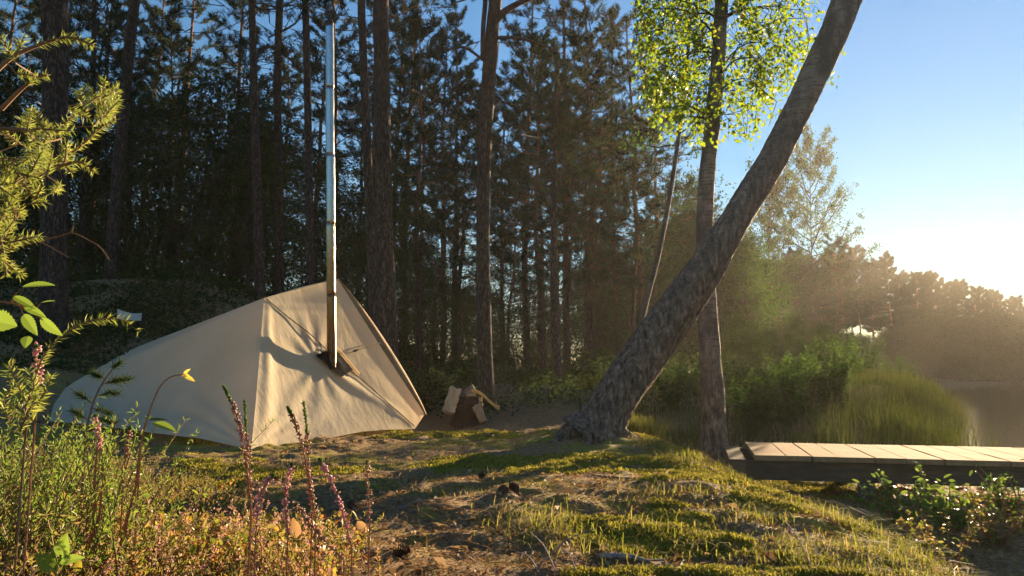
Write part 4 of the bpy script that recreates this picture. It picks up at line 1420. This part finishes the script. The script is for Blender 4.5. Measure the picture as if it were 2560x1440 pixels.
# dark low plants under the trees
B = scatter(52000, lambda n: (lambda y: np.column_stack([y * U(-0.78, 0.45, n), y]))(9.3 * (32 / 9.3) ** rng.random(n)), lambda x, y: np.clip(0.5 + vnoise(x, y, 1.0, 51), 0.05, 1) * (lake_d(x, y) < -1) * np.maximum(S((y - 11.8 - 0.6 * vnoise(x, y, 0.6, 3)) / 0.8), S((-x - 3.6) / 1.0) * S((y - 10.2) / 0.6)))
k = len(B)
B[:, 2] += (0.22 + 0.022 * B[:, 1]) * rng.random(k) * np.clip(0.6 + 1.8 * vnoise(B[:, 0], B[:, 1], 0.7, 55), 0.12, 1.6)
sc_ = B[:, 1] / 14
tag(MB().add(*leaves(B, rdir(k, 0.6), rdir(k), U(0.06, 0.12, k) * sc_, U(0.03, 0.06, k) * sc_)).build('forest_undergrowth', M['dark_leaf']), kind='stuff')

B = scatter(15000, lambda n: np.column_stack([U(-10, -2.2, n), U(9.6, 14, n)]), lambda x, y: np.clip(0.55 + 1.2 * vnoise(x, y, 1.3, 58), 0.04, 1) * S((-x - 0.42 * y + 0.6) / 0.8))
k = len(B)
B[:, 2] += 0.30 * rng.random(k) * np.clip(0.5 + 1.6 * vnoise(B[:, 0], B[:, 1], 0.9, 56), 0.08, 1.4)
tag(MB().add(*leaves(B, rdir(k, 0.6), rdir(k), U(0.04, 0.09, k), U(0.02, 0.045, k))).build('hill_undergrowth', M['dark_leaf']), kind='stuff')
# reeds along the water
B = scatter(900, lambda n: np.column_stack([U(2.6, 5.6, n), U(3.6, 6.9, n)]), lambda x, y: np.exp(-((lake_d(x, y) - 0.35) / 0.35) ** 2) * (x / y > 0.60) * (np.abs((np.stack([x, y], -1) - J0[:2]) @ wdir[:2] - 0.6) > 0.75))
B[:, 2] = np.maximum(B[:, 2], WATER - 0.1)
tag(MB().add(*blades(B, U(0.35, 0.95, len(B)), np.full(len(B), 0.007), 0.22)).build('reeds', M['reed']), kind='stuff')
B = scatter(5200, lambda n: np.column_stack([U(4.5, 16, n), U(9, 30, n)]), lambda x, y: np.exp(-((lake_d(x, y) + 0.35) / 0.5) ** 2))
B[:, 2] = np.maximum(B[:, 2], WATER - 0.1)
tag(MB().add(*blades(B, U(0.2, 0.7, len(B)), np.full(len(B), 0.012), 0.5)).build('far_reeds', M['meadow']), kind='stuff')

# ------------------------------------------------------------------ shrubs and leafy plants one can tell apart
def leafy_plant(name, label, loc, h, ns, nl, L, mat, cat='plant', spread=0.3, group=None, stem='red_stem'):
    r = thing(name, loc, label, cat, group)
    st, cs, ax = MB(), [], []
    for k in range(ns):
        az, ln = U(0, 2 * PI), U(0.5, 1.0) * h
        s = np.linspace(0, 1, 6)[:, None]
        P = np.array([math.cos(az) * 0.04, math.sin(az) * 0.04, -0.03]) + np.array([math.cos(az), math.sin(az), 0]) * spread * U(0.2, 1) * s ** 1.5 + np.array([0, 0, ln]) * s
        P[1:] += rng.normal(size=(5, 3)) * 0.015 * h
        st.add(*tube(P, np.linspace(0.006, 0.002, 6) * (0.5 + h), 5))
        for q in range(nl):
            f = U(0.2, 1)
            i0 = min(int(f * 5), 4)
            cs.append(P[i0] + (P[i0 + 1] - P[i0]) * (f * 5 - i0) + rng.normal(size=3) * 0.03 * h)
    cs = np.array(cs)
    kk = len(cs)
    st.build('stem', M[stem], r)
    A = rdir(kk, 0.5)
    MB().add(*ovals(cs, A, nrm(rng.normal(size=(kk, 3)) * 0.5 + np.array([0, 0, 1])), L * U(0.6, 1.3, kk), L * 0.5)).build('foliage', M[mat], r, smooth=True)
    return r


for px, Yd, h, ns, nl, L, mt, lab in (
        (2235, 4.9, 0.36, 12, 26, 0.045, 'fresh_leaf', 'bright green leafy shrub in front of the jetty posts'),
        (2340, 4.7, 0.40, 14, 28, 0.045, 'fresh_leaf', 'taller green shrub reaching the jetty planks'),
        (2440, 4.3, 0.42, 16, 26, 0.035, 'heather', 'dull reddish bush below the jetty at the right'),
        (2520, 4.6, 0.60, 14, 26, 0.04, 'soft_leaf', 'olive shrub among the reeds at the right edge'),
        (2330, 3.7, 0.28, 14, 22, 0.03, 'heather', 'low brownish bush on the bank right of the grass')):
    x = (px - 1280) / FPX * Yd
    leafy_plant('shrub', lab, (x, Yd, float(height(x, Yd))), h, ns, nl, L, mt, 'shrub', 0.28, 'shrubs on the lake bank')
for px, Yd, h, lab in ((1870, 9.8, 0.95, 'tall thin-leaved bush behind the upright birch'), (1960, 10.6, 1.1, 'grey-green bush behind the left end of the jetty'), (1680, 12.5, 0.9, 'low bush in the grass between the two birches'),
                       (2080, 13.0, 1.2, 'hazy bush at the water behind the jetty planks'), (1060, 12.2, 0.9, 'dark bush between the tent and the chopping stump'), (1165, 12.6, 0.5, 'low fern-like bush right behind the chopping stump'),
                       (1545, 13.5, 0.8, 'dark bush behind the leaning birch foot'), (2065, 19, 1.5, 'rounded hazy bush on the near shore, left one beyond the jetty'), (2150, 22, 1.5, 'rounded hazy bush on the near shore, middle one beyond the jetty'), (2235, 24, 1.2, 'rounded hazy bush on the near shore, right one beyond the jetty')):
    x = (px - 1280) / FPX * Yd
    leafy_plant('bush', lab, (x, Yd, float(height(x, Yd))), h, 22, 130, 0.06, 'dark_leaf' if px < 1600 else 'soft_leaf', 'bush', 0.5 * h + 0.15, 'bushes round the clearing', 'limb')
c0 = on_ground(1965, 1118, 6, 14)
leafy_plant('sapling', 'small bright green sapling at the back edge of the jetty', (c0[0], 7.5, float(height(c0[0], 7.5))), 0.30, 5, 14, 0.05, 'fresh_leaf', 'sapling', 0.08)

# ------------------------------------------------------------------ foreground plants
def px_path(pts, Yd, n=20):
    return catmull(np.array([at(a, b, Yd if len(q) == 0 else q[0]) for a, b, *q in pts]), n)


def rooted(P):
    P = np.asarray(P, float)
    g = float(height(P[0, 0], P[0, 1]))
    if P[0, 2] <= g:
        return P
    foot = np.array([P[0, 0] - 0.25 * (P[1, 0] - P[0, 0]), P[0, 1], g - 0.02])
    return np.vstack([foot, foot * 0.5 + P[0] * 0.5, P])


def juniper_shoot(st, nd, P, dens=900, L=0.0125, W=0.0014, r=0.0016, fan=1.0):
    st.add(*tube(P, np.linspace(r, r * 0.45, len(P)), 6))
    seg = np.linalg.norm(np.diff(P, axis=0), axis=1)
    tot = seg.sum()
    k = max(6, int(tot * dens))
    f = U(0, 1, k) * (len(P) - 1.001)
    i0 = f.astype(int)
    p = P[i0] + (P[i0 + 1] - P[i0]) * (f - i0)[:, None]
    ax = nrm(P[i0 + 1] - P[i0])
    rad_ = rng.normal(size=(k, 3))
    rad_ = nrm(rad_ - ax * (rad_ * ax).sum(1, keepdims=True))
    d = nrm(rad_ * fan + ax * U(0.35, 0.9, k)[:, None])
    tip = (f / (len(P) - 1)) > 0.92
    l = L * U(0.7, 1.2, k) * np.where(tip, 0.75, 1)
    nd.add(*leaves(p, d, rdir(k), l, W))


JD = 1.02
jn = thing('juniper_bush', at(-90, 900, JD), 'prickly green juniper branches reaching in from the left edge', 'juniper')
jo_ = np.array(jn.location)
st, nd = MB(), MB()
jpts = []
mains = [[(-60, 200), (0, 140), (60, 108), (130, 84), (175, 84), (218, 102)], [(-60, 240), (-10, 190), (30, 160), (62, 150)],
         [(-80, 460), (0, 430), (80, 380), (150, 335), (195, 292), (240, 268)], [(-80, 330), (0, 320), (70, 325), (110, 318), (150, 345)],
         [(-80, 430), (20, 410), (110, 395), (160, 385), (196, 410)], [(-80, 520), (0, 480), (50, 455), (92, 500)], [(-70, 560), (-10, 545), (20, 580), (38, 640), (45, 695)],
         [(-80, 640), (-30, 600), (10, 600), (66, 590)], [(-60, 290), (-10, 262), (5, 220)]]
for q in mains:
    P = px_path(q, JD, 22) + rng.normal(size=3) * np.array([0, 0.03, 0])
    st.add(*tube(P, np.linspace(0.0036, 0.0014, 22), 7))
    juniper_shoot(st, nd, P[9:], 1300)
    jpts += list(P[3:])
for k in range(75):
    cx, cy, sx_, sy_ = [(70, 380, 75, 55), (20, 470, 50, 45), (250, 270, 16, 18), (30, 600, 30, 50), (40, 150, 45, 22), (120, 350, 45, 30)][rng.choice(6, p=[0.34, 0.2, 0.16, 0.14, 0.06, 0.1])]
    px, py = cx + rng.normal() * sx_, cy + rng.normal() * sy_
    if px > 205 and cx < 200:
        continue
    Yd = JD + rng.normal() * 0.05
    a = at(px, py, Yd)
    d = nrm(np.array([U(-0.3, 1), U(-0.8, 0.5), U(-0.6, 0.9)]))
    P = a + d * np.linspace(0, U(0.02, 0.05), 7)[:, None]
    nb_ = np.array(jpts)
    b_ = nb_[np.argmin(np.linalg.norm(nb_ - a, axis=1))]
    st.add(*sticks(b_, a, 0.0012, 0.001))
    jpts += list(P[::2])
    juniper_shoot(st, nd, P, 1700)
foot = np.array([-0.86, 1.02, float(height(-0.86, 1.02)) - 0.03])
for q in mains:
    a = at(*q[0], JD)
    st.add(*tube(catmull([foot, foot * 0.45 + a * 0.55 + np.array([-0.07, 0.0, 0.0]), a], 10), np.linspace(0.007, 0.0036, 10), 7))
st.build('branch', M['twig'], jn, jo_)
nd.build('needles', M['juniper'], jn, jo_)

jn = thing('juniper_sprig', at(60, 1000, 1.1), 'arching juniper sprig below the birch leaves, tip drooping over the tent', 'juniper')
jo_ = np.array(jn.location)
st, nd = MB(), MB()
P = px_path([(70, 1010), (95, 920), (125, 868), (165, 832), (215, 805), (265, 796), (310, 802), (347, 830)], 1.1, 26)
juniper_shoot(st, nd, P, 620, L=0.0145)
st.add(*tube(rooted(P)[:3], 0.0018, 6))
for q in ([(60, 1000), (40, 950), (20, 910)], [(80, 1030), (110, 985), (128, 940)], [(60, 1020), (85, 970), (70, 925)], [(50, 1080), (75, 1020), (100, 1000)], [(20, 1050), (10, 1000), (40, 960)], [(90, 1060), (60, 1030), (30, 1010)]):
    q_ = px_path(q, 1.1 + U(-0.06, 0.06), 10)
    juniper_shoot(st, nd, q_, 900, L=0.016, W=0.0026)
    st.add(*sticks(P[1], q_[0], 0.0015, 0.0013))
st.build('branch', M['twig'], jn, jo_)
nd.build('needles', M['juniper'], jn, jo_)


def big_leaf(mb, base, tipp, wd, nv, curl=0.1, teeth=9):
    """Serrated leaf, midrib folded."""
    base, tipp = np.asarray(base), np.asarray(tipp)
    ax = tipp - base
    L = np.linalg.norm(ax)
    ax = ax / L
    sd = nrm(np.cross(ax, nv))
    nn = np.cross(sd, ax)
    n = teeth * 2 + 1
    f = np.linspace(0, 1, n)
    wpro = np.sin(PI * f ** 0.75) ** 0.85 * wd / 2
    wpro = wpro * (1 + 0.09 * np.where(np.arange(n) % 2 == 1, 1, -1))
    mid = base + ax * (f * L)[:, None] + nn * (-curl * L * f ** 2)[:, None]
    l = mid + sd * wpro[:, None] + nn * (0.22 * wpro)[:, None] + ax * (0.02 * L)
    r = mid - sd * wpro[:, None] + nn * (0.22 * wpro)[:, None] + ax * (0.02 * L)
    V = np.concatenate([mid, l, r])
    i = np.arange(n - 1)
    mb.add(V, [np.stack([i, i + 1, n + i + 1, n + i], -1), np.stack([i, 2 * n + i, 2 * n + i + 1, i + 1], -1)])


TD = 0.95
tw = thing('birch_twig', at(-30, 760, TD), 'birch twig with serrated green leaves at the left edge', 'twig')
o = np.array(tw.location)
sm_ = MB()
P = px_path([(-75, 900), (-62, 820), (-30, 752)], TD, 8)
sm_.add(*tube(rooted(P), 0.002, 6))
for q, r_ in (([(-30, 752), (30, 758), (70, 775), (110, 800)], 0.0016), ([(30, 758), (40, 735), (60, 718)], 0.0009), ([(25, 757), (32, 745), (34, 738)], 0.0008), ([(50, 764), (80, 768)], 0.0008), ([(80, 775), (100, 762)], 0.0007), ([(50, 765), (60, 790)], 0.0008)):
    sm_.add(*tube(px_path(q, TD, 10), np.linspace(r_, r_ * 0.6, 10), 6))
sm_.build('stem', M['red_stem'], tw, o)
for a, b, wd, nv in (((55, 716), (133, 706), 30, (0.1, -0.6, 0.8)), ((32, 740), (88, 768), 22, (0.4, -0.8, 0.5)), ((60, 765), (112, 790), 20, (0.3, -0.9, 0.4)), ((58, 785), (90, 835), 28, (0.5, -0.8, -0.2)),
                     ((100, 795), (150, 838), 26, (0.4, -0.8, -0.3)), ((100, 758), (136, 748), 12, (0, -0.5, 0.9)), ((-30, 800), (36, 812), 60, (0, -0.95, 0.3)), ((70, 840), (62, 868), 26, (0.3, -0.9, 0.1))):
    mb = MB()
    big_leaf(mb, at(*a, TD), at(*b, TD - 0.01), wd * TD / FPX, np.array(nv))
    mb.build('leaf', M['fresh_leaf'], tw, o)

# dead bare twig
bt = thing('bare_twig', at(60, 590, 1.05), 'thin bare brown twig under the juniper at the left', 'twig')
o = np.array(bt.location)
sm_ = MB()
for q, r_ in (([(-60, 655), (0, 630), (60, 612)], 0.0016), ([(60, 612), (110, 600), (150, 590), (182, 582), (215, 597), (250, 618), (272, 648)], 0.0013), ([(98, 603), (130, 620), (170, 643)], 0.0009), ([(178, 583), (184, 563)], 0.0018)):
    sm_.add(*tube(px_path(q, 1.05, 16), np.linspace(r_, r_ * 0.5, 16), 6))
sm_.build('stem', M['twig'], bt, o)


def sprig(pts, Yd, label, nb=90, pink=0.65, green=0.22, mat='bells', group='flowering heather stalks'):
    P = px_path(pts, Yd, 18)
    r = thing('heather_sprig', P[0], label, 'heather', group)
    o = P[0]
    Pr = rooted(P)
    MB().add(*tube(Pr - o, np.linspace(0.0018, 0.0008, len(Pr)), 6)).build('stem', M['red_stem'], r)
    ln = np.linalg.norm(np.diff(P, axis=0), axis=1).sum()
    f = U(0.0, 1 - green, nb) * 17
    i0 = np.minimum(f.astype(int), 16)
    p = P[i0] + (P[i0 + 1] - P[i0]) * (f - i0)[:, None]
    dd = nrm(rng.normal(size=(nb, 3)) + np.array([0, 0, 0.1]))
    b = MB()
    # little bells: elongated octahedra
    Cb = p + dd * U(0.003, 0.0075, nb)[:, None]
    a1 = nrm(np.cross(dd, rdir(nb)))
    a2 = np.cross(dd, a1)
    rr2, hh2 = 0.0026, 0.0036
    V = np.stack([Cb - dd * hh2, Cb + a1 * rr2, Cb + a2 * rr2, Cb - a1 * rr2, Cb - a2 * rr2, Cb + dd * hh2], 1).reshape(-1, 3)
    bb = np.arange(nb)[:, None] * 6
    Fb = np.concatenate([bb + np.array([q]) for q in ((0, 2, 1), (0, 3, 2), (0, 4, 3), (0, 1, 4), (5, 1, 2), (5, 2, 3), (5, 3, 4), (5, 4, 1))])
    b.add(V - o, Fb)
    b.build('flowers', M[mat], r, smooth=True)
    k = int(ln * 900)
    f = np.concatenate([U(1 - green - 0.03, 1.0, k), U(0, 1, k // 3)]) * 16.99
    i0 = f.astype(int)
    p = P[i0] + (P[i0 + 1] - P[i0]) * (f - i0)[:, None]
    ax = nrm(P[i0 + 1] - P[i0])
    d = nrm(ax * 1.3 + rng.normal(size=p.shape) * 0.6)
    MB().add(*leaves(p - o, d, rdir(len(p)), 0.007, 0.0024)).build('shoot', M['heather_tip'], r)
    return r


sprig([(628, 1260), (612, 1140), (598, 1060), (580, 1010), (560, 968)], 1.55, 'heather stalk with a long green tip bent left before the tent corner', 110, green=0.2)
sprig([(630, 1250), (622, 1150), (616, 1075), (611, 1005)], 1.58, 'upright heather stalk in front of the lit tent seam', 70, green=0.38)
sprig([(790, 1300), (772, 1200), (755, 1110), (738, 1060), (720, 1020)], 1.55, 'heather stalk leaning left with tan bells, left one of the middle pair', 120, green=0.12)
sprig([(780, 1290), (772, 1190), (768, 1090), (759, 1005)], 1.58, 'upright heather stalk with a dark green tip in the middle pair', 80, green=0.3)
sprig([(880, 1370), (850, 1260), (822, 1190), (800, 1150)], 1.5, 'heather stalk topped by the brightest pink flower head', 110, green=0.03, mat='pink')
sprig([(924, 1300), (921, 1230), (918, 1155)], 1.75, 'thin pinkish heather stalk, rightmost in the bed', 80, green=0.02)
sprig([(640, 1330), (650, 1240), (680, 1190)], 1.5, 'short pink heather stalk below the tent corner', 90, green=0.02, mat='pink')
sprig([(720, 1330), (712, 1240), (730, 1160)], 1.55, 'pink heather stalk below the leaning middle stalk', 110, green=0.03, mat='pink')
sprig([(250, 1130), (245, 1090), (238, 1040)], 1.6, 'pink heather tip beside the little pine seedling', 60, green=0.02, mat='pink')
sprig([(310, 1180), (318, 1120), (325, 1070)], 1.55, 'tan heather tip in front of the tent, left part', 70, green=0.03)
sprig([(95, 960), (92, 910), (90, 868)], 1.15, 'pink heather tip under the birch leaves', 60, green=0.02, mat='pink')
sprig([(860, 1400), (800, 1340), (760, 1290), (740, 1262)], 1.45, 'pinkish heather stalk lying low to the left of the pine cone', 110, green=0.02)

# curved stem with a yellow bud of leaves
cs_ = thing('curved_seedling', at(352, 1110, 1.5), 'curved red stem with a yellow leaf tuft, before the tent', 'seedling')
o = np.array(cs_.location)
P = px_path([(352, 1112), (364, 1060), (384, 1000), (405, 960), (430, 941), (460, 936)], 1.5, 20)
Pr = rooted(P)
MB().add(*tube(Pr, np.linspace(0.0022, 0.0011, len(Pr)), 6)).build('stem', M['red_stem'], cs_, o)
for a, b, wd in (((458, 937), (474, 922), 9), ((460, 938), (486, 952), 11), ((455, 938), (472, 938), 10)):
    mb = MB()
    big_leaf(mb, at(*a, 1.5), at(*b, 1.49), wd * 1.5 / FPX, np.array([0.2, -0.9, 0.4]), teeth=4)
    mb.build('leaf', M['yellow_leaf'], cs_, o)
mb = MB()
big_leaf(mb, at(382, 1056, 1.5), at(438, 1072, 1.47), 26 * 1.5 / FPX, np.array([0.1, -0.5, 0.85]), teeth=7)
mb.build('leaf', M['fresh_leaf'], cs_, o)
mb = MB()
big_leaf(mb, at(370, 1050, 1.5), at(420, 1046, 1.52), 14 * 1.5 / FPX, np.array([0.1, -0.4, 0.9]), teeth=6)
mb.build('leaf', M['dark_leaf'], cs_, o)

# little pine seedling
ps = thing('pine_seedling', at(225, 1060, 1.7), 'small dark pine seedling against the left side of the tent', 'seedling')
o = np.array(ps.location)
st, nd = MB(), MB()
P = px_path([(215, 1080), (232, 1010), (252, 965), (272, 935), (290, 912)], 1.7, 14)
Pr = rooted(P)
st.add(*tube(Pr, np.linspace(0.003, 0.0012, len(Pr)), 6))
for a, b in (((240, 990), (300, 985)), ((252, 962), (305, 955)), ((232, 1010), (190, 985)), ((262, 948), (232, 938)), ((228, 1020), (280, 1040)), ((222, 1050), (180, 1030)), ((224, 1045), (290, 1062)), ((285, 918), (296, 914)), ((270, 955), (325, 952))):
    q = px_path([a, ((a[0] + b[0]) / 2, (a[1] + b[1]) / 2 - 4), b], 1.7 + U(-0.06, 0.06), 8)
    st.add(*tube(q, np.linspace(0.0012, 0.0006, 8), 5))
    k = 70
    f = U(0.4, 1, k) * 6.99
    i0 = f.astype(int)
    nd.add(*needles(q[i0], np.repeat([nrm(q[-1] - q[0]) + np.array([0, 0, 0.3])], k, 0), 2, 0.022, 0.0016, 0.8))
st.build('stem', M['twig'], ps, o)
nd.build('needles', M['dark_leaf'], ps, o)

# bright seedling bottom left
gs = thing('green_seedling', at(150, 1440, 1.15), 'bright green seedling with rounded leaves in the lower left corner', 'seedling')
o = np.array(gs.location)
MB().add(*tube(rooted(px_path([(128, 1470), (140, 1420), (158, 1385)], 1.15, 8)), 0.0016, 6)).build('stem', M['fresh_leaf'], gs, o)
for a, b, wd in (((152, 1396), (163, 1338), 38), ((138, 1425), (92, 1386), 40), ((150, 1405), (205, 1392), 26), ((140, 1410), (128, 1372), 10)):
    mb = MB()
    big_leaf(mb, at(*a, 1.15), at(*b, 1.13), wd * 1.15 / FPX, np.array([0.25, -0.75, 0.5]), teeth=12)
    mb.build('leaf', M['fresh_leaf'], gs, o)

# two leafy shoots of bilberry in front of the tent
for k, (px, py, lab) in enumerate(((288, 1080, 'small round-leaved green shoot left of the curved stem'), (295, 1130, 'round yellow-green shoot low in the heather'))):
    q = at(px, py + 30, 1.5)
    g_ = float(height(q[0], q[1]))
    leafy_plant('leafy_shoot', lab, (q[0], q[1], g_), max(q[2] - g_ + 0.045, 0.06), 4, 9, 0.018, 'fresh_leaf', 'shoot', 0.015)

# ------------------------------------------------------------------ cones, sticks, pale cloth
M['cone'] = simple_mat('pine_cone_scale', (0.05, 0.03, 0.018), (0.15, 0.09, 0.05), 40)


def cone(px, py, s, label, rz):
    p = on_ground(px, py, 1.6, 9)
    r = thing('pine_cone', p, label, 'pine cone', 'pine cones on the ground')
    b = MB()
    ax = nrm(np.array([math.cos(rz), math.sin(rz), 0.25]))
    n_ = 70
    i = np.arange(n_)
    f = (i + 0.5) / n_
    rad_ = 0.5 * np.sin(PI * (0.10 + 0.82 * f)) ** 0.8 * s
    ang_ = i * 2.39996
    a1 = nrm(np.cross(ax, [0, 0, 1.0]))
    a2 = np.cross(ax, a1)
    dirr = np.cos(ang_)[:, None] * a1 + np.sin(ang_)[:, None] * a2
    C = ax * ((f - 0.5) * s * 1.35)[:, None] + dirr * (rad_ * 0.45)[:, None] + np.array([0, 0, s * 0.42])
    V, Fq = ovals(C, nrm(dirr + ax * 0.5), ax[None].repeat(n_, 0), 0.42 * s, 0.34 * s)
    b.add(V, Fq)
    b.add(*tube(np.array([-0.62, -0.3, 0.1, 0.55])[:, None] * ax * s + np.array([0, 0, s * 0.42]), np.array([0.1, 0.3, 0.28, 0.08]) * s, 8))
    b.build('scales', M['cone'], r, smooth=True)


cone(1000, 1396, 0.042, 'dark pine cone on the moss at the lower middle', 0.4)
cone(880, 1273, 0.038, 'dark pine cone at the right edge of the heather', 2.0)
cone(1255, 1235, 0.04, 'pine cone at the foot of the moss hump', 1.0)
cone(1288, 1226, 0.04, 'pine cone on top of the moss hump', 2.6)
cone(1205, 1195, 0.04, 'pine cone in the shadow at the left of the moss hump', 0.2)


def stick(pts, r0, label, mat='twig'):
    P = np.array([on_ground(a, b, 1.5, 16) for a, b in pts])
    P = catmull(P, 18)
    P[:, 2] = height(P[:, 0], P[:, 1]) + r0 * 0.8
    r = thing('fallen_stick', P[0], label, 'stick', 'sticks on the ground')
    b = MB().add(*tube(P - P[0], np.linspace(r0, r0 * 0.5, 18), 8, 0.2))
    b.add(*tube(np.array([P[8] - P[0], P[10] - P[0] + np.array([0.03, -0.05, 0.02])]), [r0 * 0.5, r0 * 0.25], 5))
    b.build('stick', M[mat], r, smooth=True)


M['grey_wood'] = simple_mat('grey_dead_wood', (0.13, 0.11, 0.10), (0.34, 0.30, 0.27), 10, 0.8, 0.5, (4, 4, 1))
stick([(1135, 1058), (1175, 1072), (1215, 1085), (1235, 1095)], 0.02, 'dark thin branch lying in front of the stump')
stick([(1500, 1398), (1580, 1400), (1650, 1415), (1720, 1445)], 0.012, 'pale grey stick at the bottom edge right of the middle', 'grey_wood')
stick([(992, 1275), (1030, 1262), (1075, 1255)], 0.008, 'short grey stick right of the heather bed', 'grey_wood')
stick([(1900, 1215), (1960, 1222), (2030, 1245)], 0.012, 'pale root-like stick on the slope below the jetty', 'grey_wood')
stick([(1960, 1235), (2010, 1250), (2075, 1262)], 0.014, 'dark root running down the grassy slope')
stick([(1690, 1440), (1720, 1380), (1760, 1320)], 0.005, 'thin pale dry stalk on the grass at the lower right', 'grey_wood')

# thin dead stalks standing in the foreground grass
for k, (a, b, lab) in enumerate((((1400, 1440), (1325, 1330), 'dry stalk leaning left, longest of the bottom ones'), ((1360, 1440), (1290, 1380), 'short dry stalk leaning left at the bottom edge'),
                                 ((1330, 1420), (1492, 1320), 'dry stalk leaning right at the bottom middle'), ((1450, 1440), (1400, 1370), 'dry stalk between the two crossing stalks'),
                                 ((2040, 1430), (1950, 1290), 'dry stalk standing on the bank at the lower right'))):
    p0 = on_ground(*a, 1.5, 9)
    p1 = at(*b, p0[1] + 0.05)
    r = thing('dry_stalk', p0, lab, 'dry stalk', 'dry stalks in the grass')
    mid = (p1 - p0) * 0.5 + np.array([0, 0, 0.02])
    MB().add(*tube(catmull([[0, 0, -0.02], mid, p1 - p0], 10), np.linspace(0.0028, 0.001, 10), 6)).build('stalk', M['grey_wood'], r)

# pale cloth of another camp, up on the rise at the left
p = at(322, 790, 11.6)
cl = thing('canvas_chair', (p[0], p[1], float(height(p[0], p[1]))), 'pale cloth chair back far behind the tent on the left', 'chair')
o = np.array(cl.location)
q = [at(293, 772, 11.6), at(354, 782, 11.6), at(352, 802, 11.6), at(292, 797, 11.6)]
uu, vv = np.meshgrid(np.linspace(0, 1, 12), np.linspace(0, 1, 8))
G = (1 - uu)[..., None] * (1 - vv)[..., None] * q[0] + uu[..., None] * (1 - vv)[..., None] * q[1] + uu[..., None] * vv[..., None] * q[2] + (1 - uu)[..., None] * vv[..., None] * q[3]
G[..., 2] -= (0.03 * np.sin(PI * uu) * (1 - vv))
G[..., 1] += 0.05 * np.sin(PI * uu)
MB().add(G.reshape(-1, 3), grid_faces(8, 12)).add((G + np.array([0, 0.012, 0])).reshape(-1, 3), grid_faces(8, 12)).build('back_cloth', simple_mat('pale_cloth', (0.5, 0.5, 0.47), (0.62, 0.62, 0.58), 12), cl, o, True)
for s in (0, 1):
    a = q[s].copy()
    MB().add(*tube([a + np.array([0, 0.03, 0.02]), a + np.array([0, 0.05, -0.4]), [a[0] + (0.05 if s else -0.05), a[1] - 0.1, o[2] - 0.05]], 0.014, 6)).build('leg', M['limb'], cl, o)

# ------------------------------------------------------------------ camera and render settings
cd = bpy.data.cameras.new('camera')
cd.sensor_width = 36.0
cd.lens = FPX / 2560 * 36.0
cd.clip_start = 0.02
cd.clip_end = 2000
co = bpy.data.objects.new('camera', cd)
co.location = CAM
co.rotation_euler = (PI / 2 + PITCH, 0, 0)
scene.collection.objects.link(co)
scene.camera = co
scene.view_settings.view_transform = 'Standard'
scene.view_settings.look = 'None'
scene.view_settings.exposure = 2.3
scene.view_settings.gamma = 1.0
cy = scene.cycles
cy.use_denoising = True
cy.denoising_prefilter = 'ACCURATE'
cy.max_bounces = 6
cy.diffuse_bounces = 3
cy.glossy_bounces = 3
cy.transmission_bounces = 4
cy.volume_bounces = 0
cy.sample_clamp_indirect = 6.0
